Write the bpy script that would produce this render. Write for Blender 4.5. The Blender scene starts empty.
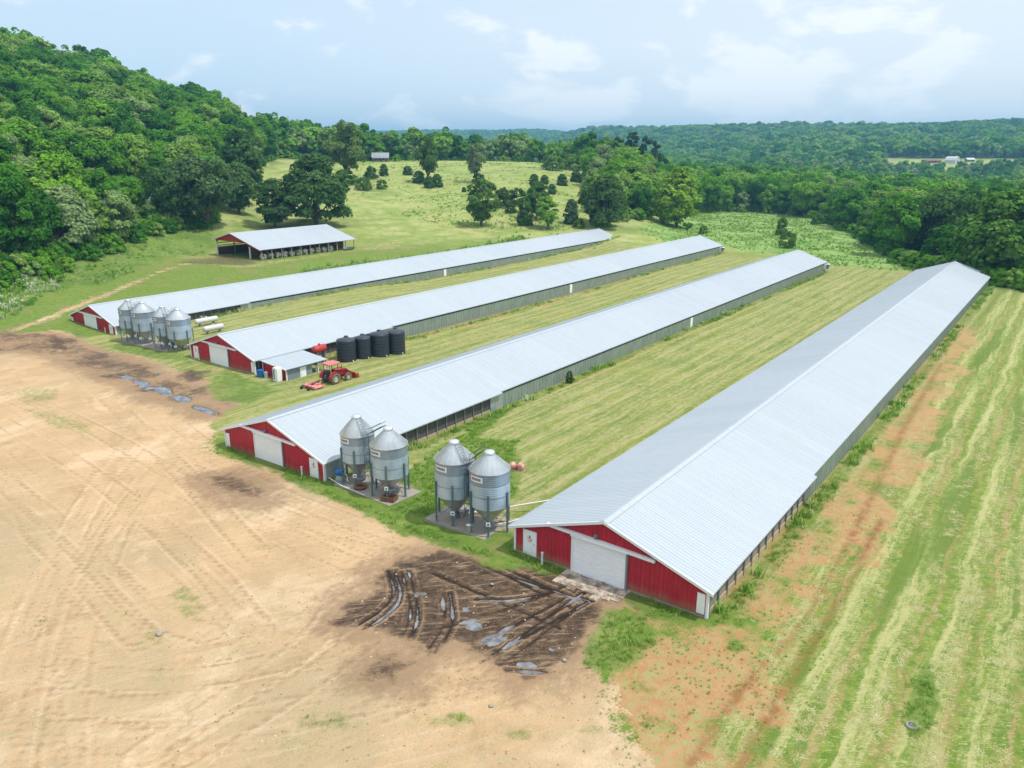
import bpy, math, random
import numpy as np
from mathutils import Vector, Matrix
C = bpy.context.scene
COL = C.collection
rad = math.radians
# ------------------------------------------------------------------ camera, sky, sun, exposure
FOC, PITCH, ROLL, YAW, CAMH = 780.0, rad(16.6), rad(0.19), rad(35.87), 26.3
_fw = Vector((-math.sin(YAW)*math.cos(PITCH), math.cos(YAW)*math.cos(PITCH), -math.sin(PITCH)))
_rt = Vector((math.cos(YAW), math.sin(YAW), 0)); _up = _rt.cross(_fw)
_rt, _up = math.cos(ROLL)*_rt+math.sin(ROLL)*_up, -math.sin(ROLL)*_rt+math.cos(ROLL)*_up
cam_d = bpy.data.cameras.new('camera'); cam = bpy.data.objects.new('camera', cam_d); COL.objects.link(cam)
cam_d.sensor_width = 36; cam_d.lens = FOC/1024*36; cam_d.clip_start = .5; cam_d.clip_end = 20000
M3 = Matrix((_rt, _up, -_fw)).transposed()
cam.matrix_world = Matrix.Translation((0, 0, CAMH)) @ M3.to_4x4()
C.camera = cam
SUN_EL, SUN_AZ = rad(64), rad(20)            # azimuth from +X towards +Y
world = bpy.data.worlds.new('World'); C.world = world; world.use_nodes = True
C.view_settings.view_transform = 'Standard'; C.view_settings.look = 'None'
C.view_settings.gamma = 1; C.view_settings.use_curve_mapping = False
C.view_settings.exposure = 0.09
SKY_STRENGTH = 0.15
sun_d = bpy.data.lights.new('sun', 'SUN'); sun = bpy.data.objects.new('sun', sun_d); COL.objects.link(sun)
sun_d.energy = 3.3; sun_d.angle = rad(1.2); sun_d.color = (1, .955, .88)
_sd = Vector((math.cos(SUN_EL)*math.cos(SUN_AZ), math.cos(SUN_EL)*math.sin(SUN_AZ), math.sin(SUN_EL)))
sun.rotation_euler = _sd.to_track_quat('Z', 'Y').to_euler(); sun.location = (60, 30, 120)
C.render.engine = 'CYCLES'
C.cycles.use_denoising = True
C.cycles.max_bounces = 6; C.cycles.diffuse_bounces = 3; C.cycles.glossy_bounces = 3; C.cycles.transmission_bounces = 3
C.cycles.volume_bounces = 0; C.cycles.transparent_max_bounces = 6
C.cycles.caustics_reflective = False; C.cycles.caustics_refractive = False

# ------------------------------------------------------------------ node helper
class NT:
    def __init__(s, tree): s.t = tree; s.n = tree.nodes; s.l = tree.links
    def new(s, typ, **kw):
        n = s.n.new(typ)
        for k, v in kw.items(): setattr(n, k, v)
        return n
    def put(s, inp, v):
        if v is None: return
        if isinstance(v, bpy.types.NodeSocket): s.l.new(v, inp)
        elif isinstance(v, (tuple, list)) and len(v) == 3 and inp.type == 'RGBA': inp.default_value = (*v, 1)
        else: inp.default_value = v
    def math(s, op, a, b=None, c=None, clamp=False):
        n = s.new('ShaderNodeMath', operation=op, use_clamp=clamp)
        for i, v in enumerate((a, b, c)): s.put(n.inputs[i], v)
        return n.outputs[0]
    def mul(s, a, b): return s.math('MULTIPLY', a, b)
    def add(s, a, b): return s.math('ADD', a, b)
    def vec(s, op, a, b=None):
        n = s.new('ShaderNodeVectorMath', operation=op); s.put(n.inputs[0], a); s.put(n.inputs[1], b); return n.outputs[0]
    def mix(s, f, a, b, mode='MIX'):
        n = s.new('ShaderNodeMix', data_type='RGBA', blend_type=mode, clamp_factor=True)
        s.put(n.inputs[0], f); s.put(n.inputs[6], a); s.put(n.inputs[7], b); return n.outputs[2]
    def noise(s, v, scale, detail=4, rough=.55, dist=0, dim='3D'):
        n = s.new('ShaderNodeTexNoise', noise_dimensions=dim); s.put(n.inputs['Vector'], v); n.inputs['Scale'].default_value = scale
        n.inputs['Detail'].default_value = detail; n.inputs['Roughness'].default_value = rough; n.inputs['Distortion'].default_value = dist
        return n.outputs[0]
    def step(s, v, lo, hi, a=0., b=1.):
        n = s.new('ShaderNodeMapRange', interpolation_type='SMOOTHSTEP'); s.put(n.inputs[0], v)
        for i, x in enumerate((lo, hi, a, b)): s.put(n.inputs[i+1], x)
        return n.outputs[0]
    def attr(s, name, kind='GEOMETRY', out='Fac'):
        n = s.new('ShaderNodeAttribute', attribute_name=name, attribute_type=kind); return n.outputs[out]
    def xyz(s, v):
        n = s.new('ShaderNodeSeparateXYZ'); s.put(n.inputs[0], v); return n.outputs
    def comb(s, x, y, z=0.):
        n = s.new('ShaderNodeCombineXYZ')
        for i, v in enumerate((x, y, z)): s.put(n.inputs[i], v)
        return n.outputs[0]
    def pos(s): return s.new('ShaderNodeNewGeometry').outputs['Position']
    def obj(s): return s.new('ShaderNodeTexCoord').outputs['Object']
    def bump(s, h, strength=.4, dist=.05):
        n = s.new('ShaderNodeBump'); n.inputs['Strength'].default_value = strength; n.inputs['Distance'].default_value = dist
        s.put(n.inputs['Height'], h); return n.outputs[0]

def mat(name, col, rough=.6, metal=0., spec=.4, fn=None, normal=None):
    m = bpy.data.materials.new(name); m.use_nodes = True
    N = NT(m.node_tree); b = m.node_tree.nodes['Principled BSDF']
    c, r, nn = col, rough, None
    if fn:
        res = fn(N); c = res.get('col', col); r = res.get('rough', rough); nn = res.get('normal'); metal = res.get('metal', metal)
    N.put(b.inputs['Base Color'], c); N.put(b.inputs['Roughness'], r); N.put(b.inputs['Metallic'], metal)
    b.inputs['Specular IOR Level'].default_value = spec
    if nn is not None: N.put(b.inputs['Normal'], nn)
    return m

# sky
CSX, CSY = math.cos(YAW), math.sin(YAW)
W = NT(world.node_tree); bg = world.node_tree.nodes['Background']
sky = W.new('ShaderNodeTexSky', sky_type='NISHITA', sun_disc=False)
sky.sun_elevation = SUN_EL; sky.sun_rotation = rad(90)-SUN_AZ; sky.air_density = 1.0; sky.dust_density = 2.2; sky.ozone_density = 1.4; sky.altitude = 300
gen = W.new('ShaderNodeTexCoord').outputs['Generated']
dx, dy, dz = W.xyz(gen)
den = W.add(W.math('MAXIMUM', dz, 0.), .16)
cuv = W.vec('MULTIPLY', W.vec('NORMALIZE', W.comb(dx, dy, dz)), (1, 1, 2.3))
big = W.noise(cuv, 2.6, 3, .5)
puff = W.noise(cuv, 8.5, 7, .56, .25)
cl = W.step(W.add(W.mul(puff, .62), W.mul(big, .5)), .565, .645)
thin = W.mul(W.step(W.noise(W.vec('MULTIPLY', cuv, (1, 1, 2.5)), 1.6, 5, .55), .35, .75), .25)
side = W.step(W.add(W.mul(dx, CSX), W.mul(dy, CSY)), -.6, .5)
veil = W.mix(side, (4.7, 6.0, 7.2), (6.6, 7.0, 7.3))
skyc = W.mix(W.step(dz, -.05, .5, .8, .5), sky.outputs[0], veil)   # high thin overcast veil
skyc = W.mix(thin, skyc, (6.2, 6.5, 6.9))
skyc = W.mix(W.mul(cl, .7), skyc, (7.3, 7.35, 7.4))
hi_ = W.new('ShaderNodeMix', data_type='RGBA', blend_type='MIX'); W.put(hi_.inputs[0], W.step(dz, .35, .75, 0, .75)); W.put(hi_.inputs[6], skyc); W.put(hi_.inputs[7], (8.2, 8.5, 8.9)); skyc = hi_.outputs[2]  # brighter sky added overhead, above the view, to lift the shaded gables
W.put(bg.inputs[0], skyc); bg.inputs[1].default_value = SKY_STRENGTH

# ------------------------------------------------------------------ mesh builder
def V(*a): return Vector(a)
class MB:
    def __init__(s): s.v = []; s.f = []; s.sm = []; s.mi = []; s.cm = 0
    def _a(s, vs, fs, smooth=False):
        o = len(s.v); s.v += [tuple(p) for p in vs]; s.f += [tuple(i+o for i in f) for f in fs]
        s.sm += [smooth]*len(fs); s.mi += [s.cm]*len(fs); return s
    def box(s, c, size, rz=0, rx=0, ry=0):
        x, y, z = (k/2 for k in size)
        R = Matrix.Rotation(rz, 3, 'Z') @ Matrix.Rotation(ry, 3, 'Y') @ Matrix.Rotation(rx, 3, 'X'); c = Vector(c)
        vs = [R @ V(i*x, j*y, k*z)+c for i in (-1, 1) for j in (-1, 1) for k in (-1, 1)]
        return s._a(vs, [(0, 1, 3, 2), (4, 6, 7, 5), (0, 4, 5, 1), (2, 3, 7, 6), (0, 2, 6, 4), (1, 5, 7, 3)])
    def bb(s, x0, x1, y0, y1, z0, z1): return s.box(((x0+x1)/2, (y0+y1)/2, (z0+z1)/2), (x1-x0, y1-y0, z1-z0))
    def tube(s, pts, r, n=8, cap=True):
        pts = [Vector(p) for p in pts]; rs = r if isinstance(r, (list, tuple)) else [r]*len(pts); vs = []; fs = []
        u = None
        for i, p in enumerate(pts):
            t = (pts[min(i+1, len(pts)-1)]-pts[max(i-1, 0)]).normalized()
            if u is None: u = t.orthogonal().normalized()
            else: u = (u-t*u.dot(t)).normalized()
            w = t.cross(u)
            for k in range(n):
                a = 2*math.pi*k/n; vs.append(p+(u*math.cos(a)+w*math.sin(a))*rs[i])
        for i in range(len(pts)-1):
            for k in range(n): fs.append((i*n+k, i*n+(k+1) % n, (i+1)*n+(k+1) % n, (i+1)*n+k))
        s._a(vs, fs, True)
        if cap: s._a(vs[:n], [tuple(range(n))[::-1]]); s._a(vs[-n:], [tuple(range(n))])
        return s
    def lathe(s, prof, n=24, c=(0, 0, 0), axis='Z', smooth=True):
        vs = []; fs = []; c = Vector(c)
        for r, z in prof:
            for k in range(n):
                a = 2*math.pi*k/n; p = V(r*math.cos(a), r*math.sin(a), z)
                if axis == 'Y': p = V(p.x, p.z, p.y)
                if axis == 'X': p = V(p.z, p.x, p.y)
                vs.append(p+c)
        for i in range(len(prof)-1):
            for k in range(n):
                q = (i*n+k, i*n+(k+1) % n, (i+1)*n+(k+1) % n, (i+1)*n+k); fs.append(q)
        return s._a(vs, fs, smooth)
    def prism(s, poly, d0, d1, plane='XZ'):
        n = len(poly)
        mk = (lambda a, b, d: (a, d, b)) if plane == 'XZ' else ((lambda a, b, d: (d, a, b)) if plane == 'YZ' else (lambda a, b, d: (a, b, d)))
        vs = [mk(a, b, d0) for a, b in poly]+[mk(a, b, d1) for a, b in poly]
        fs = [tuple(range(n))[::-1], tuple(range(n, 2*n))]+[(i, (i+1) % n, n+(i+1) % n, n+i) for i in range(n)]
        return s._a(vs, fs)
    def quad(s, *p): return s._a(p, [tuple(range(len(p)))])
    def mesh(s, name, *mats):
        me = bpy.data.meshes.new(name); me.from_pydata(s.v, [], s.f)
        me.polygons.foreach_set('use_smooth', s.sm); me.polygons.foreach_set('material_index', s.mi)
        for m in mats: me.materials.append(m)
        me.update(); return me
    def build(s, name, m, parent=None, loc=None):
        ms = m if isinstance(m, (list, tuple)) else (m,)
        o = bpy.data.objects.new(name, s.mesh(name, *ms)); COL.objects.link(o)
        if parent: o.parent = parent
        if loc: o.location = loc
        return o
def tag(o, label=None, cat=None, group=None, kind=None):
    if label: o['label'] = label
    if cat: o['category'] = cat
    if group: o['group'] = group
    if kind: o['kind'] = kind
    return o
def thing(name, loc, label, cat, group=None, rz=0):
    o = bpy.data.objects.new(name, None); COL.objects.link(o); o.location = loc; o.rotation_euler = (0, 0, rz)
    o.empty_display_size = .5
    return tag(o, label, cat, group)
def copy_tree(o, parent=None):
    c = o.copy(); COL.objects.link(c)
    if parent: c.parent = parent
    for ch in list(o.children): copy_tree(ch, c)
    return c
def npmesh(name, verts, faces, mats, attrs=None, smooth=False):
    verts = np.asarray(verts, np.float32); faces = np.asarray(faces, np.int32)
    me = bpy.data.meshes.new(name); nf, k = faces.shape
    me.vertices.add(len(verts)); me.vertices.foreach_set('co', verts.ravel())
    me.loops.add(nf*k); me.loops.foreach_set('vertex_index', faces.ravel())
    me.polygons.add(nf); me.polygons.foreach_set('loop_start', np.arange(0, nf*k, k, dtype=np.int32))
    me.polygons.foreach_set('loop_total', np.full(nf, k, np.int32))
    me.polygons.foreach_set('use_smooth', np.full(nf, smooth))
    me.update(calc_edges=True)
    for n, (dom, a) in (attrs or {}).items():
        at = me.attributes.new(n, 'FLOAT', dom); at.data.foreach_set('value', np.asarray(a, np.float32).ravel())
    for m in mats: me.materials.append(m)
    return me

# ------------------------------------------------------------------ terrain height
COLS = [(-75, [(60, 0), (110, 1), (160, 8), (220, 22), (310, 44), (450, 84), (520, 90), (800, 80), (2000, 80), (5200, 60)]),
 (-32.6, [(100, 0), (150, 1.2), (180, 5), (220, 14), (310, 33), (450, 70), (510, 74), (700, 62), (2000, 80), (5200, 60)]),
 (-27.2, [(120, 0), (180, 1.8), (220, 7), (260, 15), (350, 37), (470, 60), (520, 61), (700, 50), (2000, 60), (5200, 60)]),
 (-21.3, [(150, .6), (215, 3), (300, 17), (400, 36), (450, 42), (520, 42), (700, 32), (1500, 20), (3200, 80), (5200, 60)]),
 (-16.8, [(150, .8), (230, 4), (300, 10), (400, 21), (480, 28), (560, 32), (700, 28), (1500, 10), (3200, 85), (5200, 60)]),
 (-12.1, [(150, .8), (220, 2.5), (260, 6), (330, 14), (400, 19.5), (450, 22), (560, 24), (700, 18), (1100, 3), (1800, 8), (3200, 88), (5200, 70)]),
 (-5.9, [(190, 0), (235, 3), (300, 9.5), (400, 19.8), (450, 21.5), (520, 20), (700, 6), (1100, 0), (1900, 10), (2700, 62), (3200, 92), (5200, 70)]),
 (.6, [(210, 0), (260, 5.5), (310, 12), (420, 20.6), (460, 21), (550, 15), (700, 4), (1100, 0), (1900, 10), (2700, 66), (3200, 96), (5200, 70)]),
 (6.3, [(225, 0), (255, 3.5), (310, 9.5), (400, 17), (450, 17), (600, 7), (900, 0), (1300, 6), (1700, 32), (2100, 72), (2400, 78), (5200, 60)]),
 (13.2, [(280, 0), (370, .6), (450, 2), (600, 0), (900, 0), (1150, 8), (1500, 36), (2000, 74), (2400, 70), (5200, 60)]),
 (19.8, [(250, -.3), (380, 0), (800, 0), (950, 9), (1100, 18), (1500, 46), (2000, 75), (2400, 70), (5200, 60)]),
 (25.9, [(200, -.3), (450, -2), (700, -8), (850, -6), (920, 8), (1000, 18), (1060, 23), (1300, 34), (1900, 70), (2400, 70), (5200, 60)]),
 (32.6, [(170, .3), (450, -2), (700, -8), (850, -6), (920, 8), (1000, 18), (1060, 23), (1300, 34), (1800, 70), (2400, 76), (5200, 60)]),
 (75, [(100, .8), (800, 2), (1000, 16), (1300, 34), (1800, 70), (2400, 76), (5200, 60)])]
_cb = np.array([c[0] for c in COLS], float)
_ld = np.linspace(math.log(50), math.log(5200), 240)
_tab = np.array([np.interp(_ld, [math.log(50)]+[math.log(a) for a, _ in c[1]], [0.]+[b for _, b in c[1]]) for c in COLS])
_k = np.exp(-np.linspace(-2, 2, 13)**2); _k /= _k.sum()
_tab = np.array([np.convolve(np.pad(r, 6, mode='edge'), _k, 'valid') for r in _tab])
SY, CY = math.sin(YAW), math.cos(YAW)
HX = [-160, -115.5, -100, -92.8, -79.4, -77, -70.5, -60.7, -47.3, -36, -27, -13.7, 40]
HZ = [-.6, -.75, -.45, -.1, -.45, -.75, -.55, -.02, .05, .4, .8, .8, .9]
def polar(x, y):
    f = -SY*x+CY*y; r = CY*x+SY*y
    return np.degrees(np.arctan2(r, f)), np.hypot(x, y)
def sst(a, lo, hi): t = np.clip((a-lo)/(hi-lo), 0, 1); return t*t*(3-2*t)
def _vn(x, y, seed=0):                                                   # smooth value noise
    xi = np.floor(x).astype(np.int64); yi = np.floor(y).astype(np.int64); fx = x-xi; fy = y-yi
    def h(a, b):
        n = (a*374761393+b*668265263+seed*974634777) & 0x7fffffff; n = ((n ^ (n >> 13))*1274126177) & 0x7fffffff
        return ((n ^ (n >> 16)) & 0xffff)/65535.
    fx = fx*fx*(3-2*fx); fy = fy*fy*(3-2*fy)
    return (h(xi, yi)*(1-fx)+h(xi+1, yi)*fx)*(1-fy)+(h(xi, yi+1)*(1-fx)+h(xi+1, yi+1)*fx)*fy
def fbm(x, y, s, seed=0, o=4):
    t = 0; a = .5; q = 0
    for i in range(o): t = t+a*_vn(x/s, y/s, seed+i); q += a; a *= .5; s /= 2.03
    return t/q-.5
def T(x, y):
    x = np.asarray(x, float); y = np.asarray(y, float); b, d = polar(x, y)
    lb = np.clip((np.log(np.clip(d, 51, 5150))-_ld[0])/(_ld[1]-_ld[0]), 0, len(_ld)-1.001); li = lb.astype(int); lf = lb-li
    bi = np.clip(np.searchsorted(_cb, np.clip(b, -74.9, 74.9))-1, 0, len(_cb)-2); t = np.clip((b-_cb[bi])/(_cb[bi+1]-_cb[bi]), 0, 1); t = t*t*(3-2*t)
    z = (_tab[bi, li]*(1-lf)+_tab[bi, li+1]*lf)*(1-t)+(_tab[bi+1, li]*(1-lf)+_tab[bi+1, li+1]*lf)*t
    z = z+fbm(x, y, 160, 5)*14*sst(d, 380, 1000)*np.clip(z/30, 0, 1)+fbm(x, y, 40, 9)*2.2*sst(d, 230, 420)
    z = z*(1-sst(np.abs(b), 80, 130))
    near = np.interp(x, HX, HZ)*(1-sst(y, 195, 240))
    dip = sst(y, 48, 58)*(1-sst(y, 130, 170))                             # swales right of the two left houses
    near2 = np.interp(x, HX, np.maximum(HZ, -.05)+np.where((np.array(HX) < -90), np.minimum(HZ, 0), 0))*(1-sst(y, 195, 240))
    z = z+near*dip+near2*(1-dip)+fbm(x, y, 9, 3)*.10*(1-sst(d, 300, 500))
    q = np.maximum(np.maximum(-179-x, x+155), np.maximum(114-y, y-150)); return z+(1.0-z)*(1-sst(q, 0, 12))   # levelled yard of the hay shed
def T1(x, y): return float(T(np.array([x]), np.array([y]))[0])
def ray(px, py): return _rt*((px-512)/FOC)-_up*((py-384)/FOC)+_fw
def P(px, py, z=0.):                                                     # photo pixel -> plane z
    v = ray(px, py); t = (z-CAMH)/v.z; return (v.x*t, v.y*t)
_S = np.concatenate([np.linspace(25, 700, 2700), np.linspace(700, 4500, 1500)])
def G(px, py):                                                           # photo pixel -> terrain
    v = ray(px, py); hd = math.hypot(v.x, v.y); xs = v.x/hd*_S; ys = v.y/hd*_S; zs = CAMH+v.z/hd*_S
    k = np.nonzero(zs < T(xs, ys))[0]; k = k[0] if len(k) else len(_S)-1
    return Vector((xs[k], ys[k], T1(xs[k], ys[k])))
def proj(p):
    q = Vector(p)-Vector((0, 0, CAMH)); d = q.dot(_fw); return 512+FOC*q.dot(_rt)/d, 384-FOC*q.dot(_up)/d, d

# ------------------------------------------------------------------ ground zones
def PP(pts, z=0.): return np.array([P(a, b, z) for a, b in pts])
def segd(x, y, pl):
    best = np.full(x.shape, 1e9)
    for (ax, ay), (bx, by) in zip(pl[:-1], pl[1:]):
        vx, vy = bx-ax, by-ay; L = vx*vx+vy*vy+1e-9
        t = np.clip(((x-ax)*vx+(y-ay)*vy)/L, 0, 1); best = np.minimum(best, np.hypot(x-ax-t*vx, y-ay-t*vy))
    return best
def sdp(x, y, poly):                                                     # + inside
    poly = np.asarray(poly); d = segd(x, y, np.vstack([poly, poly[:1]])); ins = np.zeros(x.shape, bool)
    for (ax, ay), (bx, by) in zip(poly, np.roll(poly, -1, 0)):
        c = ((ay > y) != (by > y)) & (x < (bx-ax)*(y-ay)/(by-ay+1e-12)+ax); ins ^= c
    return np.where(ins, d, -d)
def smooth(pl, n=3):
    pl = np.asarray(pl, float)
    for _ in range(n):
        q = [pl[0]]
        for a, b in zip(pl[:-1], pl[1:]): q += [.75*a+.25*b, .25*a+.75*b]
        pl = np.array(q+[pl[-1]])
    return pl
_ft = [polar(g_.x, g_.y) for g_ in (G(-70, 300), G(0, 289), (G(40, 274)), G(75, 261), G(130, 240), G(170, 231), G(212, 227))]
FB = np.array([-75, -45]+[float(a) for a, _ in _ft]+[-19.2, -16, -12, -6, 3, 5.0, 6.0, 9.1, 13.2, 17, 20, 21.5, 23.3, 25, 26.5, 28, 32.6, 45, 75])
FD = np.array([135, 160]+[float(b)+4 for _, b in _ft]+[330, 425, 445, 455, 462, 440]+[float(polar(g_.x, g_.y)[1])+3 for g_ in (G(596, 226), G(640, 219), G(700, 213))]+[388, 372, 345, 300, 255, 218, 203, 184, 165, 150.])
def foot(b): return np.interp(b, FB, FD)
def clearing(b, d):
    dd = np.minimum(np.minimum(b-24.3, 33.2-b)*1.0, np.minimum(d-(900+6*np.abs(b-28)), 1068-d)/20); return dd > 0
def in_forest(x, y):
    b, d = polar(x, y); return (d > foot(b)+fbm(x, y, 30, 2)*26) & (np.abs(b) < 78) & ~clearing(b, d)

YARD = PP([(-160, 366), (0, 338), (30, 333), (68, 331), (112, 347), (160, 362), (205, 380), (232, 388), (236, 402), (214, 424), (210, 444), (226, 456), (262, 470), (300, 491), (356, 510), (420, 540), (500, 575),
           (545, 586), (585, 582), (622, 598), (606, 640), (588, 680), (600, 720), (640, 780), (660, 900), (-500, 1400), (-700, 600)])
TRACKS_ROAD = [smooth(PP([(-40, 345), (20, 326), (70, 309), (110, 294), (150, 279), (190, 268), (225, 261)], .6))]
MUD = PP([(336, 634), (352, 613), (372, 602), (383, 578), (400, 568), (440, 560), (470, 565), (520, 580), (560, 588), (600, 588), (610, 600), (602, 625), (587, 642), (572, 668), (554, 692), (520, 699), (503, 690),
          (488, 672), (468, 664), (450, 658), (430, 668), (408, 655), (388, 648), (358, 641)])
MUD2 = PP([(-20, 334), (35, 333), (75, 337), (112, 349), (150, 368), (190, 384), (232, 400), (238, 418), (205, 418), (160, 402), (118, 384), (80, 365), (30, 350), (-20, 350)])
MUD3 = PP([(172, 376), (190, 369), (214, 371), (210, 381), (185, 386)])
MUD4 = PP([(366, 690), (378, 668), (398, 664), (412, 678), (392, 694)])
MUD5 = PP([(205, 478), (232, 474), (268, 492), (262, 504), (228, 496)])
PUD = [((423, 603), 9, 5, 0), ((439.5, 617), 5.5, 15, .15), ((466, 620), 9, 5, .3), ((473, 636), 14, 8, .2), ((493, 651), 27, 9, -.15), ((551, 661), 14, 7, .3), ((526, 677), 19, 7, .1), ((505, 640), 10, 3, -.5),
       ((127, 376), 8, 3, .3), ((142, 382), 13, 5, .35), ((164, 391), 13, 5, .35), ((183, 399), 13, 4, .3), ((206, 411), 20, 4, .3), ((60, 345), 9, 2, .1)]
RUTS = [[(459, 563), (510, 588), (569, 618)], [(470, 562), (525, 588), (580, 612)], [(499, 582), (545, 600), (592, 612)], [(602, 600), (560, 632), (493, 684), (430, 706), (300, 763)], [(592, 597), (548, 628), (480, 676)], [(575, 604), (530, 628), (486, 652)],
        [(388, 577), (397, 603), (380, 622), (356, 638)], [(394, 577), (404, 606), (386, 626), (364, 640)], [(402, 580), (414, 622), (402, 650)], [(409, 579), (421, 625), (410, 652)], [(443, 602), (447, 634), (426, 666)], [(450, 604), (455, 636), (436, 664)],
        [(505, 683), (560, 685), (590, 681)], [(420, 575), (470, 600), (560, 640)], [(475, 610), (520, 612), (585, 590)], [(440, 640), (500, 622), (560, 600)], [(505, 660), (540, 640), (600, 606)]]
DTR = [[(0, 478), (80, 545), (150, 620), (210, 640)], [(0, 500), (70, 560), (140, 640)], [(60, 790), (70, 680), (92, 580), (150, 470), (230, 420)], [(30, 790), (45, 690), (70, 580), (130, 470)], [(10, 700), (35, 600), (100, 480), (150, 430)],
       [(70, 650), (130, 668), (210, 665), (300, 640), (380, 590)], [(60, 675), (140, 690), (220, 686), (330, 660)], [(40, 705), (140, 720), (260, 708), (380, 680)], [(20, 735), (150, 752), (290, 735), (400, 705)],
       [(205, 462), (300, 508), (400, 548), (520, 590)], [(190, 470), (300, 520), (420, 575)], [(60, 350), (130, 420), (180, 470), (260, 560)], [(90, 350), (160, 410), (215, 455)], [(0, 385), (100, 430), (250, 520), (350, 570)], [(150, 768), (260, 700), (330, 640), (345, 600)], [(185, 768), (300, 700), (380, 640)], [(250, 800), (380, 720), (480, 690)],
       [(0, 420), (90, 470), (200, 560), (260, 640)]]
PATCH = [((918, 722), 20, 46, .15), ((190, 607), 28, 16, .75), ((150, 640), 8, 8, 0), ((40, 395), 30, 12, 0), ((60, 420), 40, 10, .3), ((640, 700), 18, 10, .3), ((655, 740), 22, 10, .2), ((590, 745), 20, 8, 0), ((330, 735), 40, 14, 0), ((450, 735), 30, 10, 0), ((520, 750), 20, 8, 0), ((620, 655), 26, 30, .3), ((596, 668), 14, 12, 0), ((735, 660), 12, 7, 0), ((672, 610), 45, 16, .35), ((240, 388), 26, 14, .2)]
LUSH = [  # lush grass strips round the buildings and bins
 PP([(222, 446), (258, 462), (262, 472), (215, 455)]), PP([(285, 470), (325, 484), (350, 500), (420, 530), (520, 572), (570, 577), (560, 590), (500, 572), (410, 540), (350, 512), (285, 482)]),
 PP([(345, 485), (410, 470), (470, 430), (510, 400), (520, 405), (478, 440), (520, 445), (518, 500), (430, 520), (400, 520)]),
 PP([(515, 556), (575, 574), (570, 582), (512, 566)]), PP([(625, 592), (665, 600), (712, 618), (745, 620), (705, 636), (650, 628), (618, 604)]), PP([(605, 620), (640, 628), (650, 655), (600, 685), (580, 678)]),
 PP([(118, 338), (190, 356), (192, 366), (150, 354), (112, 345)]), PP([(228, 372), (262, 384), (280, 392), (250, 405), (212, 402), (208, 382)]), PP([(68, 326), (84, 330), (80, 336), (58, 330)])]
ORANGE = [smooth(PP([(700, 790), (760, 690), (830, 560), (880, 470), (935, 385), (962, 335)])), smooth(PP([(650, 720), (720, 650), (790, 580), (850, 500)])), smooth(PP([(640, 800), (690, 730), (760, 640)]))]
OTRK = [smooth(PP([(690, 780), (740, 700), (800, 640), (850, 550), (900, 440), (940, 370)])), smooth(PP([(735, 790), (790, 690), (845, 600), (880, 530)]))]
MEADOW_R = PP([(640, 236), (700, 212), (830, 206), (900, 235), (925, 268), (905, 272), (820, 262), (770, 252), (720, 246), (690, 248)])
WLEFT = PP([(-60, 330), (0, 312), (60, 302), (110, 288), (190, 262), (217, 255), (215, 232), (140, 240), (70, 262), (0, 292), (-60, 310)])

def lin(a, b, st): return np.linspace(a, b, int(round(abs(b-a)/st)), endpoint=False)
def grow(a, st, lim, r=1.075):
    o = []; p = a; s = st
    while abs(p) < lim: s *= r; p += s; o.append(p)
    return np.array(o)
gx = np.concatenate([grow(-135, -.45, 4700)[::-1], lin(-135, -62, .45), lin(-62, -33, .16), lin(-33, -14, .13), lin(-14, 8, .22), [8.], grow(8, .22, 4700)])
gy = np.concatenate([grow(-5, -.5, 4700)[::-1], lin(-5, 9, .5), lin(9, 23, .16), lin(23, 40, .13), lin(40, 62, .22), lin(62, 190, .5), [190.], grow(190, .5, 4700)])
GX, GY = np.meshgrid(gx, gy); X = GX.ravel(); Y = GY.ravel(); NV = len(X)
Z = T(X, Y)
B_, D_ = polar(X, Y)
near = (X > -330) & (X < 60) & (Y > -30) & (Y < 420)
A = {k: np.zeros(NV, np.float32) for k in ('dirt', 'mud', 'rut', 'dtrk', 'lush', 'orange', 'otrk', 'mown', 'hay', 'tall', 'wood', 'far', 'damp')}
xn, yn = X[near], Y[near]; w1 = fbm(xn, yn, 3, 21)*1.6; w2 = fbm(xn, yn, .9, 22)*.7
def put(k, v): A[k][near] = np.maximum(A[k][near], np.clip(v, 0, 1))
put('dirt', sst(sdp(xn, yn, YARD)+w1*1.6+w2*1.4+fbm(xn, yn, 9, 27)*3, -1.8, 1.8))
for r in TRACKS_ROAD: put('mud', .62*np.exp(-((segd(xn, yn, r)-.8)/.5)**2)*(.8+w1*.5))
for r in TRACKS_ROAD: put('dirt', sst(1.35-segd(xn, yn, r)+w1*1.2, -1., 1.)*.58)
hill_trk = [G(340, 195), G(380, 203), G(420, 212), G(450, 226), G(490, 238)]
put('dirt', sst(1.6-segd(xn, yn, [(p.x, p.y) for p in hill_trk])+w1*1.2, -1.2, 1.6)*.5)
put('dirt', sst(sdp(xn, yn, PP([(158, 262), (218, 250), (262, 262), (350, 249), (430, 240), (420, 232), (470, 226), (400, 250), (345, 254), (270, 270), (230, 272)], .8))+w1*2, -2.5, 3)*.42)
w3 = fbm(xn, yn, 1.6, 23)*2
mud = np.maximum.reduce([sst(sdp(xn, yn, m)+w1*.9+w2*1.2+w3*.6, -1.3, 1.5)*k_ for m, k_ in ((MUD, 1.), (MUD3, .7), (MUD4, .75))])
put('damp', np.maximum.reduce([sst(sdp(xn, yn, m)+w1*1.8+w2*1.5, -4.5, .5) for m in (MUD, MUD2, MUD4, MUD5, MUD3)])*.8); put('mud', mud); put('mud', (.45+w1*.45)*sst(sdp(xn, yn, MUD2)+w1*2.2+w2, -1.6, 1.8)); put('mud', .6*sst(sdp(xn, yn, MUD5)+w1, -1, 1.2))
put('mud', .55*sst(sdp(xn, yn, PP([(175, 268), (225, 255), (262, 264), (245, 268)], .8))+w1, -1, 1))
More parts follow.
